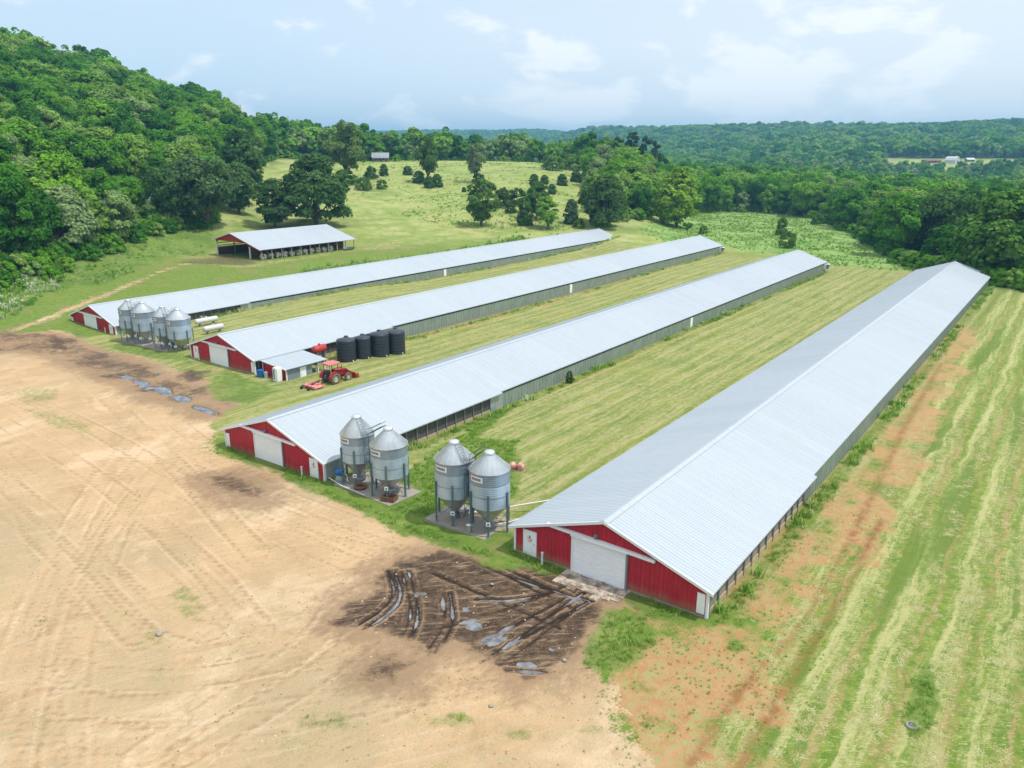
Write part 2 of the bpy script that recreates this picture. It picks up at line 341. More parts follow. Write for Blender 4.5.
rh = np.zeros(len(xn))
for k, r in enumerate(RUTS):
    d = segd(xn, yn, smooth(PP(r), 3))+w2*.12
    g = np.exp(-(d/.16)**2)-.5*np.exp(-((d-.33)/.12)**2); g = g*np.clip(.95+fbm(xn, yn, 2.2, 40+k)*1.8, .2, 1.2)*(.6+.4*((k*7) % 5)/4); rh = np.where(np.abs(g) > np.abs(rh), g, rh)
A['rut'][near] = rh
dt = np.zeros(len(xn)); rr_ = random.Random(8); more = []
for r in DTR:
    for q in range(3): more.append([(a+rr_.uniform(-14, 14)*q, b+rr_.uniform(-7, 7)*q) for a, b in r])
for k, r in enumerate(more):
    pl = smooth(PP(r), 3); d = segd(xn, yn, pl)+w1*.08; lug = .55+.45*np.clip(np.sin(xn*9+yn*7)+np.sin(xn*8-yn*9.5), -1, 1)
    g = (np.exp(-((d-.85)/.17)**2)*lug-.6*np.exp(-((d-1.12)/.12)**2))*np.clip(.6+fbm(xn, yn, 5, 33+k)*2.4, 0, 1)*(1. if k % 3 == 0 else .6)*(-1 if k % 5 == 2 else 1)
    dt = np.where(np.abs(g) > np.abs(dt), g, dt)
A['dtrk'][near] = dt
pud = np.zeros(len(xn))
for (px_, py_), rx, ry, an in PUD:
    c = np.array(P(px_, py_)); ex = np.array(P(px_+rx*math.cos(an), py_+rx*math.sin(an)))-c; ey = np.array(P(px_-ry*math.sin(an), py_+ry*math.cos(an)))-c
    Mi = np.linalg.inv(np.array([ex, ey]).T); q = Mi @ np.array([xn-c[0], yn-c[1]]); rr = np.hypot(q[0], q[1])
    pud = np.maximum(pud, sst(1.55-rr+w1*.7+w2*1.2, 0, 1.3))
Zn = Z[near]
A['mud'][near] = np.maximum(A['mud'][near], pud*.95)
Zn += mud*(-.05+.05*w2+.03*w1)-pud*np.where(xn < -60, .19, .10)+.06*pud*w3*(xn > -60)-.095*np.clip(rh, -1, 1)*np.clip(mud+pud+.2, 0, 1)
Z[near] = Zn
for (px_, py_), rx, ry, an in PATCH:
    c = np.array(P(px_, py_)); ex = np.array(P(px_+rx*math.cos(an), py_+rx*math.sin(an)))-c; ey = np.array(P(px_-ry*math.sin(an), py_+ry*math.cos(an)))-c
    q = np.linalg.inv(np.array([ex, ey]).T) @ np.array([xn-c[0], yn-c[1]]); put('lush', sst(1.25-np.hypot(q[0], q[1])+w1*.6+w2, 0, .9)*(.9 if px_ > 900 else .75 if px_ > 585 and py_ < 690 else .47))
for L in LUSH: put('lush', sst(sdp(xn, yn, L)+w1*.8+w2*.8, -.8, .8))
put('lush', sst(sdp(xn, yn, WLEFT)+w1, -1.5, 1.5)*.9)
HOUSES = {1: (-122.24, 57.98, -.77, 157.0), 2: (-86.07, 56.06, 0, 151.5), 3: (-54.02, 39.11, .05, 150.9), 4: (-20.44, 37.97, .82, 145.0)}
for i, (hx, hy, hz, L) in HOUSES.items():
    e = np.exp(-(np.abs(xn-hx-7.6)/.9)**2)*((yn > hy) & (yn < hy+L)); put('lush', e*(.55+w1*.6)*(1. if i > 2 else .6))
for o in ORANGE: put('orange', sst(2.3-segd(xn, yn, o)+w1*2.2+w2*1.2, -2.0, 2.2)*(.6+w1*.8+w2*.5))
put('orange', (.30+w1*.9+w2*.6)*sst(sdp(xn, yn, PP([(620, 600), (700, 640), (760, 640), (720, 760), (620, 790), (590, 700)]))+w1*2, -2, 2))
for i in (1, 2, 3): hx, hy, hz, L = HOUSES[i]; put('orange', np.exp(-((xn-hx-8.2)/.7)**2)*((yn > hy+24) & (yn < hy+L))*(.45+w1*.7))
for o in OTRK:
    d = segd(xn, yn, o)+w1*.1; put('otrk', np.exp(-(d/.3)**2)*(.6+w1*.6))
put('mown', sst(yn-(38+w1), 0, 4)*(1-sst(yn+w1*2, 197, 215))*sst(xn+118+w1, 0, 2)*(1-sst(xn+13, 0, 3)))
put('hay', sst(xn+12.5+w1*.5+np.maximum(0, 34-yn)*.10, 0, 3)*(1-sst(yn+w1*2, 185, 205)))
put('tall', sst(sdp(xn, yn, MEADOW_R)+w1*2, -3, 3))
A['wood'] = sst(D_-foot(B_)+fbm(X, Y, 30, 2)*26, -6, 5)*(np.abs(B_) < 100)*np.where(clearing(B_, D_), 0, 1)
A['far'] = sst(D_, 205, 240)
idx = np.arange(NV).reshape(len(gy), len(gx))
F = np.stack([idx[:-1, :-1], idx[:-1, 1:], idx[1:, 1:], idx[1:, :-1]], -1).reshape(-1, 4)

def ground_fn(N):
    p = N.pos(); x, y, z = N.xyz(p)
    n_f = N.noise(p, 9, 3, .6); n_m = N.noise(p, 1.6, 5, .65); n_l = N.noise(p, .17, 4, .6); n_ff = N.noise(p, 32, 2, .7)
    a = {k: N.attr(k) for k in A}
    edge = lambda k, w=.18, am=.75: N.step(N.add(a[k], N.add(N.mul(N.add(n_m, -.5), am), N.mul(N.add(n_f, -.5), am*.6))), .5-w, .5+w)
    warp = N.comb(N.add(x, N.mul(N.add(n_l, -.5), 1.5)), y, 0)
    st1 = N.noise(N.vec('MULTIPLY', warp, (1.7, .05, 1)), 1, 8, .74); st2 = N.noise(N.vec('MULTIPLY', warp, (4.2, .7, 1)), 1, 6, .75); cl2 = N.noise(N.vec('MULTIPLY', p, (1, .55, 1)), 1.9, 6, .78)
    row = N.math('SINE', N.mul(N.add(x, N.mul(n_l, .9)), 2.6))
    tuft = N.noise(N.vec('MULTIPLY', p, (1.5, 1, 1)), 3.1, 4, .7)
    # mown grass with rows of straw
    g1 = N.mix(N.step(n_l, .3, .7), (.125, .195, .032), (.22, .25, .055))
    g1 = N.mix(N.mul(N.step(N.add(N.mul(row, .022), N.add(N.mul(st1, .5), N.add(N.mul(cl2, .35), N.mul(n_f, .15)))), .44, .58), .85), g1, (.385, .35, .17))
    g1 = N.mix(N.mul(N.step(st2, .52, .72), .7), g1, (.10, .15, .03))
    g1 = N.mix(N.mul(N.step(tuft, .5, .75), .5), g1, (.46, .43, .22))
    # hay field
    h1 = N.mix(N.step(n_m, .35, .65), (.11, .19, .026), (.20, .255, .048))
    h1 = N.mix(N.step(N.add(N.mul(row, .03), N.add(N.mul(st1, .6), N.mul(cl2, .4))), .47, .60), h1, (.36, .36, .14))
    h1 = N.mix(N.mul(N.step(N.add(N.mul(row, -.10), N.add(N.mul(st1, .5), N.mul(cl2, .5))), .54, .66), .7), h1, (.30, .215, .09))
    strand = N.noise(N.vec('MULTIPLY', N.comb(N.add(N.mul(x, .8), N.mul(y, .6)), N.add(N.mul(y, .8), N.mul(x, -.6)), 0), (2.2, 7, 1)), 1.3, 5, .7, 1.2)
    h1 = N.mix(N.mul(N.step(N.add(strand, N.add(N.mul(row, .03), N.mul(N.add(st1, -.5), .35))), .50, .60), .6), h1, (.46, .44, .22))
    h1 = N.mix(N.mul(N.step(N.noise(N.vec('MULTIPLY', warp, (.55, .028, 1)), 1, 3, .5), .54, .62), .8), h1, (.11, .18, .03))
    # far rough pasture
    f1 = N.mix(N.step(n_l, .3, .7), (.22, .29, .065), (.36, .38, .14))
    f1 = N.mix(N.mul(N.step(N.noise(p, .045, 4, .6), .5, .7), .7), f1, (.13, .20, .045))
    f1 = N.mix(N.mul(N.step(n_m, .5, .72), .6), f1, (.15, .215, .045))
    f1 = N.mix(N.mul(N.step(N.noise(p, .42, 6, .7), .53, .66), .55), f1, (.12, .20, .04))
    f1 = N.mix(N.mul(N.step(N.noise(p, .11, 5, .7), .55, .64), .6), f1, (.40, .40, .19))
    base = N.mix(N.step(n_m, .3, .7), (.10, .185, .026), (.19, .245, .05)); base = N.mix(N.mul(N.step(N.noise(p, .22, 5, .7), .5, .65), .6), base, (.24, .20, .085))
    c = N.mix(a['far'], base, f1)
    c = N.mix(edge('mown', .3, .4), c, g1); c = N.mix(edge('hay', .3, .4), c, h1)
    tl = N.mix(N.step(N.noise(N.vec('MULTIPLY', p, (.5, 1, 1)), .22, 4, .6), .4, .62), (.13, .25, .042), (.26, .36, .12))
    c = N.mix(a['tall'], c, tl)
    og = N.mix(N.step(n_m, .3, .7), (.47, .29, .155), (.41, .20, .088))
    og = N.mix(N.step(N.add(N.mul(tuft, .5), N.mul(cl2, .5)), .48, .58), og, (.34, .32, .13))
    c = N.mix(N.mul(edge('orange', .22, 1.), .9), c, og)
    # bare yard
    d1 = N.mix(N.step(n_l, .3, .72), (.56, .385, .22), (.45, .31, .17))
    d1 = N.mix(N.mul(N.step(n_m, .48, .8), .55), d1, (.40, .27, .15))
    d1 = N.mix(N.mul(N.step(n_f, .55, .75), .35), d1, (.64, .50, .36))
    d1 = N.mix(N.mul(N.step(N.noise(p, .09, 4, .6), .48, .64), .6), d1, (.40, .31, .185))
    d1 = N.mix(N.mul(N.step(N.noise(p, .13, 5, .65, .6), .52, .64), .6), d1, (.66, .50, .33))
    d1 = N.mix(N.mul(N.mul(N.step(N.add(N.mul(y, -.045), N.noise(p, .12, 5, .65)), -.75, -.45), N.step(cl2, .4, .58)), .45), d1, (.40, .34, .21))
    d1 = N.mix(N.mul(N.step(N.noise(p, .28, 6, .72, .8), .55, .68), .5), d1, (.36, .235, .125))
    d1 = N.mix(N.mul(N.mul(N.step(N.noise(p, .35, 5, .7), .56, .66), N.step(n_f, .45, .6)), .5), d1, (.22, .25, .075))
    d1 = N.mix(N.mul(N.step(N.noise(N.vec('MULTIPLY', N.comb(N.add(N.mul(x, .55), N.mul(y, .83)), N.add(N.mul(y, .55), N.mul(x, -.83)), 0), (.16, 1.7, 1)), 1.4, 7, .7, .6), .5, .66), .28), d1, (.64, .48, .32))
    d1 = N.mix(N.mul(N.step(N.noise(N.vec('MULTIPLY', p, (.9, .22, 1)), 1.1, 7, .72, 1.), .53, .68), .3), d1, (.42, .29, .16))
    d1 = N.mix(N.mul(N.step(a['dtrk'], -.1, -.8), .6), d1, (.66, .53, .37)); d1 = N.mix(N.mul(N.mul(N.step(a['dtrk'], .03, .6), N.step(cl2, .3, .55)), N.add(.28, N.mul(n_f, .7))), d1, (.33, .21, .11))
    d1 = N.mix(N.mul(N.step(N.noise(p, 6.5, 4, .75), .56, .68), .45), d1, (.33, .225, .125))
    d1 = N.mix(N.mul(N.step(N.noise(p, 14, 2, .5), .66, .70), .6), d1, (.18, .125, .075))
    d1 = N.mix(N.mul(N.step(N.add(a['damp'], N.mul(N.add(cl2, -.5), 1.2)), .25, .8), .75), d1, (.25, .165, .10))
    c = N.mix(edge('dirt', .12, 1.15), c, d1)
    c = N.mix(N.mul(a['otrk'], N.step(n_m, .25, .6)), c, (.22, .09, .035))
    ls = N.mix(N.step(n_f, .3, .7), (.075, .15, .022), (.15, .225, .042))
    ls = N.mix(N.step(cl2, .45, .6), ls, (.21, .27, .065))
    ls = N.mix(N.mul(N.step(n_l, .45, .62), .6), ls, (.065, .135, .022))
    c = N.mix(N.mul(edge('lush', .3, 1.1), .85), c, ls)
    m1 = N.mix(N.step(n_m, .3, .72), (.036, .024, .017), (.115, .073, .045))
    m1 = N.mix(N.mul(N.step(n_f, .5, .72), .5), m1, (.24, .155, .09))
    m1 = N.mix(N.mul(N.step(a['rut'], -.12, -.45), N.step(n_f, .3, .55)), m1, (.30, .20, .12))
    m1 = N.mix(N.mul(N.step(N.noise(N.vec('MULTIPLY', N.comb(N.add(N.mul(x, .7), N.mul(y, .7)), N.add(N.mul(y, .7), N.mul(x, -.7)), 0), (.5, 3.2, 1)), 1.2, 5, .65), .5, .66), .8), m1, (.31, .215, .13))
    m1 = N.mix(N.step(a['rut'], .2, .6), m1, (.024, .016, .012))
    mk = edge('mud', .2, .9); c = N.mix(mk, c, m1)
    c = N.mix(N.mul(N.step(a['rut'], .5, .9), N.mul(N.step(n_f, .4, .6), N.step(n_m, .4, .55))), c, (.06, .04, .026))
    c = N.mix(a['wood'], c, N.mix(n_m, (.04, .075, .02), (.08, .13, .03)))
    h = N.add(N.add(N.mul(n_f, .5), N.mul(n_m, 1.0)), N.add(N.mul(n_ff, .3), N.mul(tuft, .5)))
    return dict(col=c, rough=N.math('SUBTRACT', N.step(mk, 0, 1, .95, .62), N.mul(N.mul(N.step(n_m, .48, .62), N.step(mk, .5, 1)), .33)), normal=N.bump(h, .7, .16))
ground = bpy.data.objects.new('ground', npmesh('ground', np.stack([X, Y, Z], 1), F, [mat('ground', (.3, .3, .1), fn=ground_fn, spec=.15)], {k: ('POINT', v) for k, v in A.items()}, True))
COL.objects.link(ground); tag(ground, kind='structure')
# standing water in the low spots of the wheel ruts
wm = mat('muddy_water', (.20, .19, .185), .05, spec=.9, fn=lambda N: dict(col=N.mix(N.step(N.noise(N.pos(), 1.4, 4, .6), .35, .65), (.075, .07, .068), (.215, .22, .24)), normal=N.bump(N.noise(N.pos(), 5, 2), .03, .02)))
for poly in (MUD, np.array([P(a, b) for a, b in ((108, 366), (150, 366), (240, 402), (238, 424), (200, 424), (108, 384))])):
    w = MB(); x0, y0 = poly.min(0)-.5; x1, y1 = poly.max(0)+.5
    c = poly.mean(0); zl = T1(c[0], c[1])-.125
    # follow the lie of the ground in a coarse sheet so that only dug spots hold water
    nx = max(2, int((x1-x0)/.5)); ny = max(2, int((y1-y0)/.5)); xs = np.linspace(x0, x1, nx); ys = np.linspace(y0, y1, ny); qx, qy = np.meshgrid(xs, ys)
    ins = sdp(qx.ravel(), qy.ravel(), poly).reshape(qx.shape) > -.6; zz = T(qx.ravel(), qy.ravel()).reshape(qx.shape)-.125
    for i in range(ny-1):
        for j in range(nx-1):
            if ins[i:i+2, j:j+2].all(): w.quad(*[(qx[a, b], qy[a, b], zz[a, b]) for a, b in ((i, j), (i, j+1), (i+1, j+1), (i+1, j))])
    o = w.build('water', wm); tag(o, kind='structure'); o.data.polygons.foreach_set('use_smooth', [True]*len(o.data.polygons))

# ------------------------------------------------------------------ building materials
def roof_fn(N):
    o = N.obj(); x, y, z = N.xyz(o)
    sh = N.new('ShaderNodeTexWhiteNoise', noise_dimensions='2D'); N.put(sh.inputs['Vector'], N.comb(N.math('FLOOR', N.math('DIVIDE', y, .9)), N.math('SIGN', x), 0)); v = sh.outputs[0]
    nz = N.noise(N.vec('MULTIPLY', o, (.25, 2.2, 1)), 1, 4, .6); n2 = N.noise(o, .35, 3, .5)
    c = N.mix(v, (.395, .45, .495), (.43, .48, .52)); c = N.mix(N.mul(N.step(nz, .45, .8), .35), c, (.50, .525, .545))
    bd = N.noise(N.comb(N.mul(N.math('SIGN', x), 5), N.mul(y, .045), 0), 1, 2, .5); c = N.mix(N.mul(N.step(bd, .35, .65), .5), c, (.455, .505, .545)); c = N.mix(N.mul(N.step(n2, .5, .8), .4), c, (.40, .425, .44))
    c = N.mix(N.mul(N.step(N.noise(N.vec('MULTIPLY', o, (.12, 5, 1)), 1, 3, .6), .62, .75), .3), c, (.36, .35, .33))
    fr = N.math('FRACT', N.math('DIVIDE', y, .9)); seam = N.math('LESS_THAN', fr, .045)
    c = N.mix(N.mul(seam, .4), c, (.27, .30, .32))
    sc = N.math('FRACT', N.math('DIVIDE', x, 1.34)); row = N.mul(N.math('LESS_THAN', sc, .03), N.step(N.noise(o, 6, 1), .45, .55)); c = N.mix(N.mul(row, .3), c, (.4, .42, .43))
    return dict(col=c, rough=N.step(n2, .3, .8, .45, .58), metal=.2)
M_roof = mat('galvanised_roof', (.6, .65, .7), .45, .35, fn=roof_fn)
def red_fn(N):
    o = N.obj(); x, y, z = N.xyz(o); n = N.noise(o, 1.2, 4, .6); dirt = N.step(N.add(z, N.mul(N.noise(N.vec('MULTIPLY', o, (1, 1, .2)), 2.2, 4), -.7)), .5, -.3); pn = N.new('ShaderNodeTexWhiteNoise', noise_dimensions='1D'); N.put(pn.inputs['W'], N.math('FLOOR', N.math('DIVIDE', x, .9)))
    c = N.mix(N.step(n, .3, .75), (.42, .015, .036), (.50, .024, .05)); c = N.mix(N.mul(pn.outputs[0], .3), c, (.34, .02, .03)); c = N.mix(N.mul(N.step(N.noise(N.vec('MULTIPLY', o, (7, 7, .35)), 1, 3), .55, .75), .3), c, (.52, .10, .10)); c = N.mix(N.mul(dirt, .75), c, (.33, .17, .10))
    return dict(col=c, rough=.5)
M_red = mat('red_painted_metal', (.3, .02, .03), .5, fn=red_fn)
def white_fn(N):
    o = N.obj(); n = N.noise(N.vec('MULTIPLY', o, (3, 3, .8)), 1.4, 4, .6); x, y, z = N.xyz(o)
    c = N.mix(N.step(n, .4, .8), (.87, .88, .89), (.78, .79, .79)); c = N.mix(N.mul(N.step(z, .5, 0.), N.mul(N.noise(o, 4, 3), .5)), c, (.5, .42, .33))
    return dict(col=c, rough=.45)
M_white = mat('white_paint', (.8, .8, .8), .45, fn=white_fn)
M_sheet = mat('white_door_sheet', (.82, .83, .85), .5, fn=lambda N: dict(col=N.mix(N.step(N.noise(N.obj(), 1.2, 4), .35, .8), (.88, .89, .91), (.82, .83, .86)), normal=N.bump(N.noise(N.vec('MULTIPLY', N.obj(), (1.3, 1, 2.2)), 1.7, 4, .5, .8), .5, .12)))
M_trim = mat('white_trim', (.78, .79, .8), .4)
M_grey = mat('grey_steel', (.22, .25, .28), .5, .3)
M_conc = mat('concrete', (.4, .38, .34), .9, fn=lambda N: dict(col=N.mix(N.noise(N.pos(), 1.5, 5, .65), (.20, .175, .145), (.40, .36, .31)), normal=N.bump(N.noise(N.pos(), 12, 3), .3, .02)))
M_dconc = mat('muddy_concrete', (.3, .25, .2), .9, fn=lambda N: dict(col=N.mix(N.step(N.noise(N.pos(), 1.2, 5, .7), .38, .62), (.16, .11, .075), (.50, .43, .35))))
def curt_fn(N):
    o = N.obj(); x, y, z = N.xyz(o); n = N.noise(N.vec('MULTIPLY', o, (1, .8, .25)), 2, 4, .6)
    st = N.math('FRACT', N.math('DIVIDE', y, .6)); c = N.mix(N.step(n, .3, .75), (.19, .24, .205), (.27, .325, .28))
    c = N.mix(N.mul(N.math('LESS_THAN', st, .12), .5), c, (.15, .19, .17)); c = N.mix(N.mul(N.step(z, .45, -.2), N.mul(n, .9)), c, (.26, .22, .16))
    return dict(col=c, rough=.55)
M_curt = mat('grey_green_siding', (.3, .36, .31), .55, fn=curt_fn)
M_dark = mat('near_black', (.012, .013, .014), .8)
M_pad = mat('dark_cooling_pad', (.1, .09, .085), .9, fn=lambda N: dict(col=N.mix(N.noise(N.vec('MULTIPLY', N.obj(), (1, 1, .4)), 3, 4, .6), (.055, .055, .055), (.14, .13, .12))))
M_padtan = mat('tan_cooling_pad', (.3, .26, .2), .9, fn=lambda N: dict(col=N.mix(N.noise(N.vec('MULTIPLY', N.obj(), (1, 1, .4)), 3, 4, .6), (.17, .15, .13), (.36, .32, .26))))
M_wood = mat('weathered_board', (.42, .33, .2), .8, fn=lambda N: dict(col=N.mix(N.noise(N.vec('MULTIPLY', N.obj(), (5, .6, 5)), 2, 4), (.30, .22, .12), (.55, .44, .27))))
M_panel = mat('pale_metal_panel', (.5, .55, .54), .4, .3, fn=lambda N: dict(col=N.mix(N.step(N.noise(N.vec('MULTIPLY', N.obj(), (1, .7, 1)), 1.1, 3), .42, .6), (.42, .44, .40), (.27, .36, .42)), metal=.2))
M_signred = mat('red_sign_print', (.55, .03, .04), .5); M_signblk = mat('black_sign_print', (.02, .02, .03), .5); M_signwht = mat('white_sign_plate', (.82, .81, .8), .45)
M_pvc = mat('white_pipe', (.72, .72, .7), .4); M_glass = mat('lamp_glass', (.25, .27, .3), .15); M_rubber = mat('black_rubber', (.02, .02, .02), .8)

HW, EV, KR = 6.7, 1.9, 2.2627/6.7; RZ = EV+2.2627
def zr(x): return RZ-KR*abs(x)
def ribbed(mb, side, y0, y1, xe, xr=0., lift=.045, step=.3, zf=zr):
    ys = []; y = y0
    while y < y1-.01:
        for dy, dz in ((0, 0), (.235, 0), (.25, .02), (.285, .02)):
            if y+dy < y1: ys.append((y+dy, dz))
        y += step
    ys.append((y1, 0)); vs = []
    for yy, dz in ys: vs += [(side*xr, yy, zf(xr)+lift+dz), (side*xe, yy, zf(xe)+lift+dz)]
    fs = [(2*i, 2*i+1, 2*i+3, 2*i+2) if side > 0 else (2*i, 2*i+2, 2*i+3, 2*i+1) for i in range(len(ys)-1)]
    mb._a(vs, fs)
def walk_door(root, xc, z0, z1, w, hinge=1, sign=True):
    d = MB().bb(xc-w/2, xc+w/2, -.05, -.004, z0, z1).build('walk_door', M_white, root)
    f = MB(); f.bb(xc-w/2-.05, xc-w/2, -.07, -.004, z0, z1+.05).bb(xc+w/2, xc+w/2+.05, -.07, -.004, z0, z1+.05).bb(xc-w/2, xc+w/2, -.07, -.004, z1, z1+.05); f.build('door_frame', M_trim, d)
    MB().tube([(xc-hinge*w*.38, -.05, (z0+z1)/2), (xc-hinge*w*.38, -.11, (z0+z1)/2), (xc-hinge*w*.28, -.11, (z0+z1)/2)], .018, 6).build('door_handle', M_grey, d)
    if sign:
        zc = z0+(z1-z0)*.68; s = MB().bb(xc-.2, xc+.2, -.056, -.052, zc-.26, zc+.27).build('warning_sign', M_signwht, d)
        p = MB(); p.bb(xc-.05, xc+.05, -.060, -.057, zc+.09, zc+.2); p.lathe([(0, -.06), (.035, -.06), (.035, -.057)], 10, (xc, 0, zc+.225), 'Y', False); p.build('sign_figure', M_signblk, s)
        q = MB()
        for k, (u, h) in enumerate(((-.15, .08), (-.09, .06), (-.03, .03), (.03, .02), (.09, .0), (.15, -.02))): q.bb(xc+u-.024, xc+u+.024, -.060, -.057, zc-.06+h, zc+.02+h)
        q.build('sign_heading', M_signred, s); q = MB()
        for u in (-.10, -.05, 0, .05, .10): q.bb(xc+u-.018, xc+u+.018, -.060, -.057, zc-.19, zc-.12)
        q.build('sign_text', M_signred, s)
    return d
def house(i, label, mirror, jog, pad_m, lean=False):
    hx, hy, hz, L = HOUSES[i]; r = thing('poultry_house', (hx, hy, hz), label, 'poultry house', 'long poultry houses side by side')
    gz = EV-.02
    g = MB(); g.prism([(-HW, -.02), (HW, -.02), (HW, gz), (0, RZ-.02), (-HW, gz)], 0, .1)
    x = -HW+.15
    while x < HW-.1: g.bb(x-.02, x+.02, -.018, 0.002, 0, zr(x)-.06); x += .3
    g.build('gable_wall', M_red, r)
    MB().prism([(-HW, -.02), (HW, -.02), (HW, gz), (0, RZ-.02), (-HW, gz)], L-.1, L).build('back_gable_wall', M_curt, r)
    f = MB().bb(-HW-.03, HW+.03, -.04, .06, -1.2, .1).bb(-HW-.03, HW+.03, L-.06, L+.04, -1.2, .1).bb(-HW-.03, -HW+.1, .06, L-.06, -1.2, .1).bb(HW-.1, HW+.03, .06, L-.06, -1.2, -.25).build('foundation', M_conc, r)
    w = MB(); w.bb(-HW, -HW+.08, .1, L-.1, .1, EV-.02); y = .5
    while y < L: w.bb(-HW-.02, -HW+.002, y-.03, y+.03, .1, EV-.04); y += .6
    w.build('side_wall', M_curt, r)
    w = MB(); w.bb(HW-.08, HW, jog+2.2, L-.1, -.25, EV-.32); y = jog+2.6
    while y < L-.3: w.bb(HW-.002, HW+.022, y-.03, y+.03, -.25, EV-.33); y += .6
    w.build('side_wall', M_curt, r)
    MB().bb(HW-.2, HW-.08, jog+2.2, L-.1, EV-.34, EV-.02).build('eave_shade_strip', M_dark, r)  # near-black strip standing in for the shade under the eave
    MB().bb(HW-.08, HW+.003, jog, jog+2.2, -.25, EV-.02).build('end_panel', M_panel if i < 4 else M_grey, r)
    p0 = {1: 9.0, 2: .5, 3: 5.5, 4: .25}[i]
    if p0 > 1: MB().bb(HW-.08, HW+.003, .1, p0, -.25, EV-.02).build('front_panel', M_panel if i == 3 else M_curt, r)
    MB().bb(HW-.3, HW-.06, p0, jog, .25, EV-.1).build('cooling_pad', pad_m, r)
    MB().bb(HW-.08, HW+.01, p0, jog, -.25, .3).build('kick_board', M_wood, r)
    n = max(2, int(round((jog-p0)/1.42)))
    for k in range(n+1):
        y = p0+.07+(jog-p0-.14)*k/n; MB().bb(HW-.1, HW+.05, y-.06, y+.06, -.25, EV-.06).build('wall_post', M_grey, r)
    rf = MB(); e1, e2 = HW+.40, HW+.14
    ribbed(rf, -1, -.25, L+.2, HW+.38); ribbed(rf, 1, -.25, jog+1.6, e1); ribbed(rf, 1, jog+1.6, L+.2, e2)
    for a, b, ya, yb in ((-HW-.38, 0, -.25, L+.2), (0, e1, -.25, jog+1.6), (0, e2, jog+1.6, L+.2)):
        rf.quad((a, ya, zr(a)-.05), (a, yb, zr(a)-.05), (b, yb, zr(b)-.05), (b, ya, zr(b)-.05))
        for xx in (a, b):
            if xx: rf.quad((xx, ya, zr(xx)-.05), (xx, yb, zr(xx)-.05), (xx, yb, zr(xx)+.045), (xx, ya, zr(xx)+.045))
    rf.build('roof', M_roof, r)
    rc = MB()
    for s in (-1, 1): rc.quad((0, -.27, RZ+.09), (0, L+.22, RZ+.09), (s*.3, L+.22, zr(.3)+.082), (s*.3, -.27, zr(.3)+.082))
    rc.build('ridge_cap', M_roof, r)
    for s, e in ((-1, HW+.38), (1, e1)):
        MB().prism([(s*e, zr(e)-.13), (s*e, zr(e)+.055), (0, RZ+.055), (0, RZ-.13)], -.31, -.252).build('rake_trim', M_trim, r)
        MB().prism([(s*e, zr(e)-.12), (s*e, zr(e)+.055), (0, RZ+.055), (0, RZ-.12)], L+.202, L+.25).build('rake_trim', M_trim, r)
    for s in (-1, 1): MB().bb(s*HW-.07, s*HW+.07, -.06, .14, 0, EV-.1).build('corner_trim', M_trim, r)
    d = MB().bb(-2.2, 1.55, -.09, -.02, -.06, 2.52).build('sliding_door', M_sheet, r)
    for xx in (-2.24, 1.59): MB().bb(xx-.06, xx+.06, -.14, -.004, -.06, 2.55).build('door_jamb', M_grey if xx > 0 else M_trim, d)
    MB().box((-.33, -.13, 2.68), (7.5, .2, .2), 0, 0, rad(1.3)).build('door_track', M_trim, r)
    MB().bb(-2.3, 1.65, -.27, -.02, 2.53, 2.60).build('door_hood', M_trim, r)
    s = 1 if mirror else -1
    walk_door(r, s*5.5, .05, 1.78, .95, s)
    xc = -s*6.33; MB().bb(xc-.24, xc+.24, -.05, -.004, .2, 1.5).build('service_door', M_white, r)
    lm = MB().box((-.55, -.16, 2.98), (.22, .2, .2), 0, .3).build('wall_lamp', M_grey, r); MB().box((-.55, -.275, 2.95), (.17, .02, .14), 0, .3).build('lamp_lens', M_glass, lm)
    if i < 4:
        y = {1: 75.8, 2: 73.2, 3: 74.0}[i]; MB().bb(HW, HW+.07, y-.4, y+.4, -.2, 1.5).build('side_door', M_white, r)
    if i == 4: return r
    fx = MB().bb(HW, HW+.5, L-2.2, L-.9, .35, 1.6).build('exhaust_fan', M_trim, r)
    MB().lathe([(.42, .0), (.55, .45), (.5, .45), (.36, 0), (0, 0)], 16, (HW+.5, L-1.55, .98), 'X').build('fan_cone', M_grey, fx)
    MB().bb(HW+.5, HW+1.1, L-2.25, L-.85, 1.6, 1.66).build('fan_hood', M_trim, fx)
    return r
house(1, 'farthest left long poultry house, red gable front beside the four clustered feed bins', True, 22., M_pad)
house(2, 'long poultry house with the small lean-to shed and dark water tanks on its side', False, 22., M_pad)
house(3, 'long poultry house with two feed bins at its right front corner', True, 22.5, M_pad)
house(4, 'nearest and rightmost long poultry house, wide pale roof showing both slopes', False, 18.6, M_padtan)
BOL = {1: (4.45, 'white pipe post before the red gable next to the four-bin cluster'), 2: (-4.3, 'white pipe post before the red gable of the house with the lean-to'), 3: (4.4, 'white pipe post before the red gable beside the pair of bins'), 4: (-4.25, 'white pipe post before the red gable of the nearest house')}
for i, (bx, lb) in BOL.items():
    hx, hy, hz, L = HOUSES[i]; z = T1(hx+bx, hy-.45)
    b = MB().tube([(0, 0, -.2), (0, 0, .78)], .07, 10).tube([(0, 0, .78), (0, 0, .86)], .09, 10); tag(b.build('pipe_post', M_pvc, None, (hx+bx, hy-.45, z)), lb, 'post', 'white pipe posts')
    a = MB()
    n = 8
    for k in range(n):
        x0 = -2.6+4.5*k/n; a.box((hx+x0+.28, hy-.95+.25*math.sin(k*2.1), hz-.02+.012*math.sin(k*5)), (.555, 1.75+.3*math.sin(k*1.7), .12))
    tag(a.build('concrete_apron', M_dconc), kind='structure')

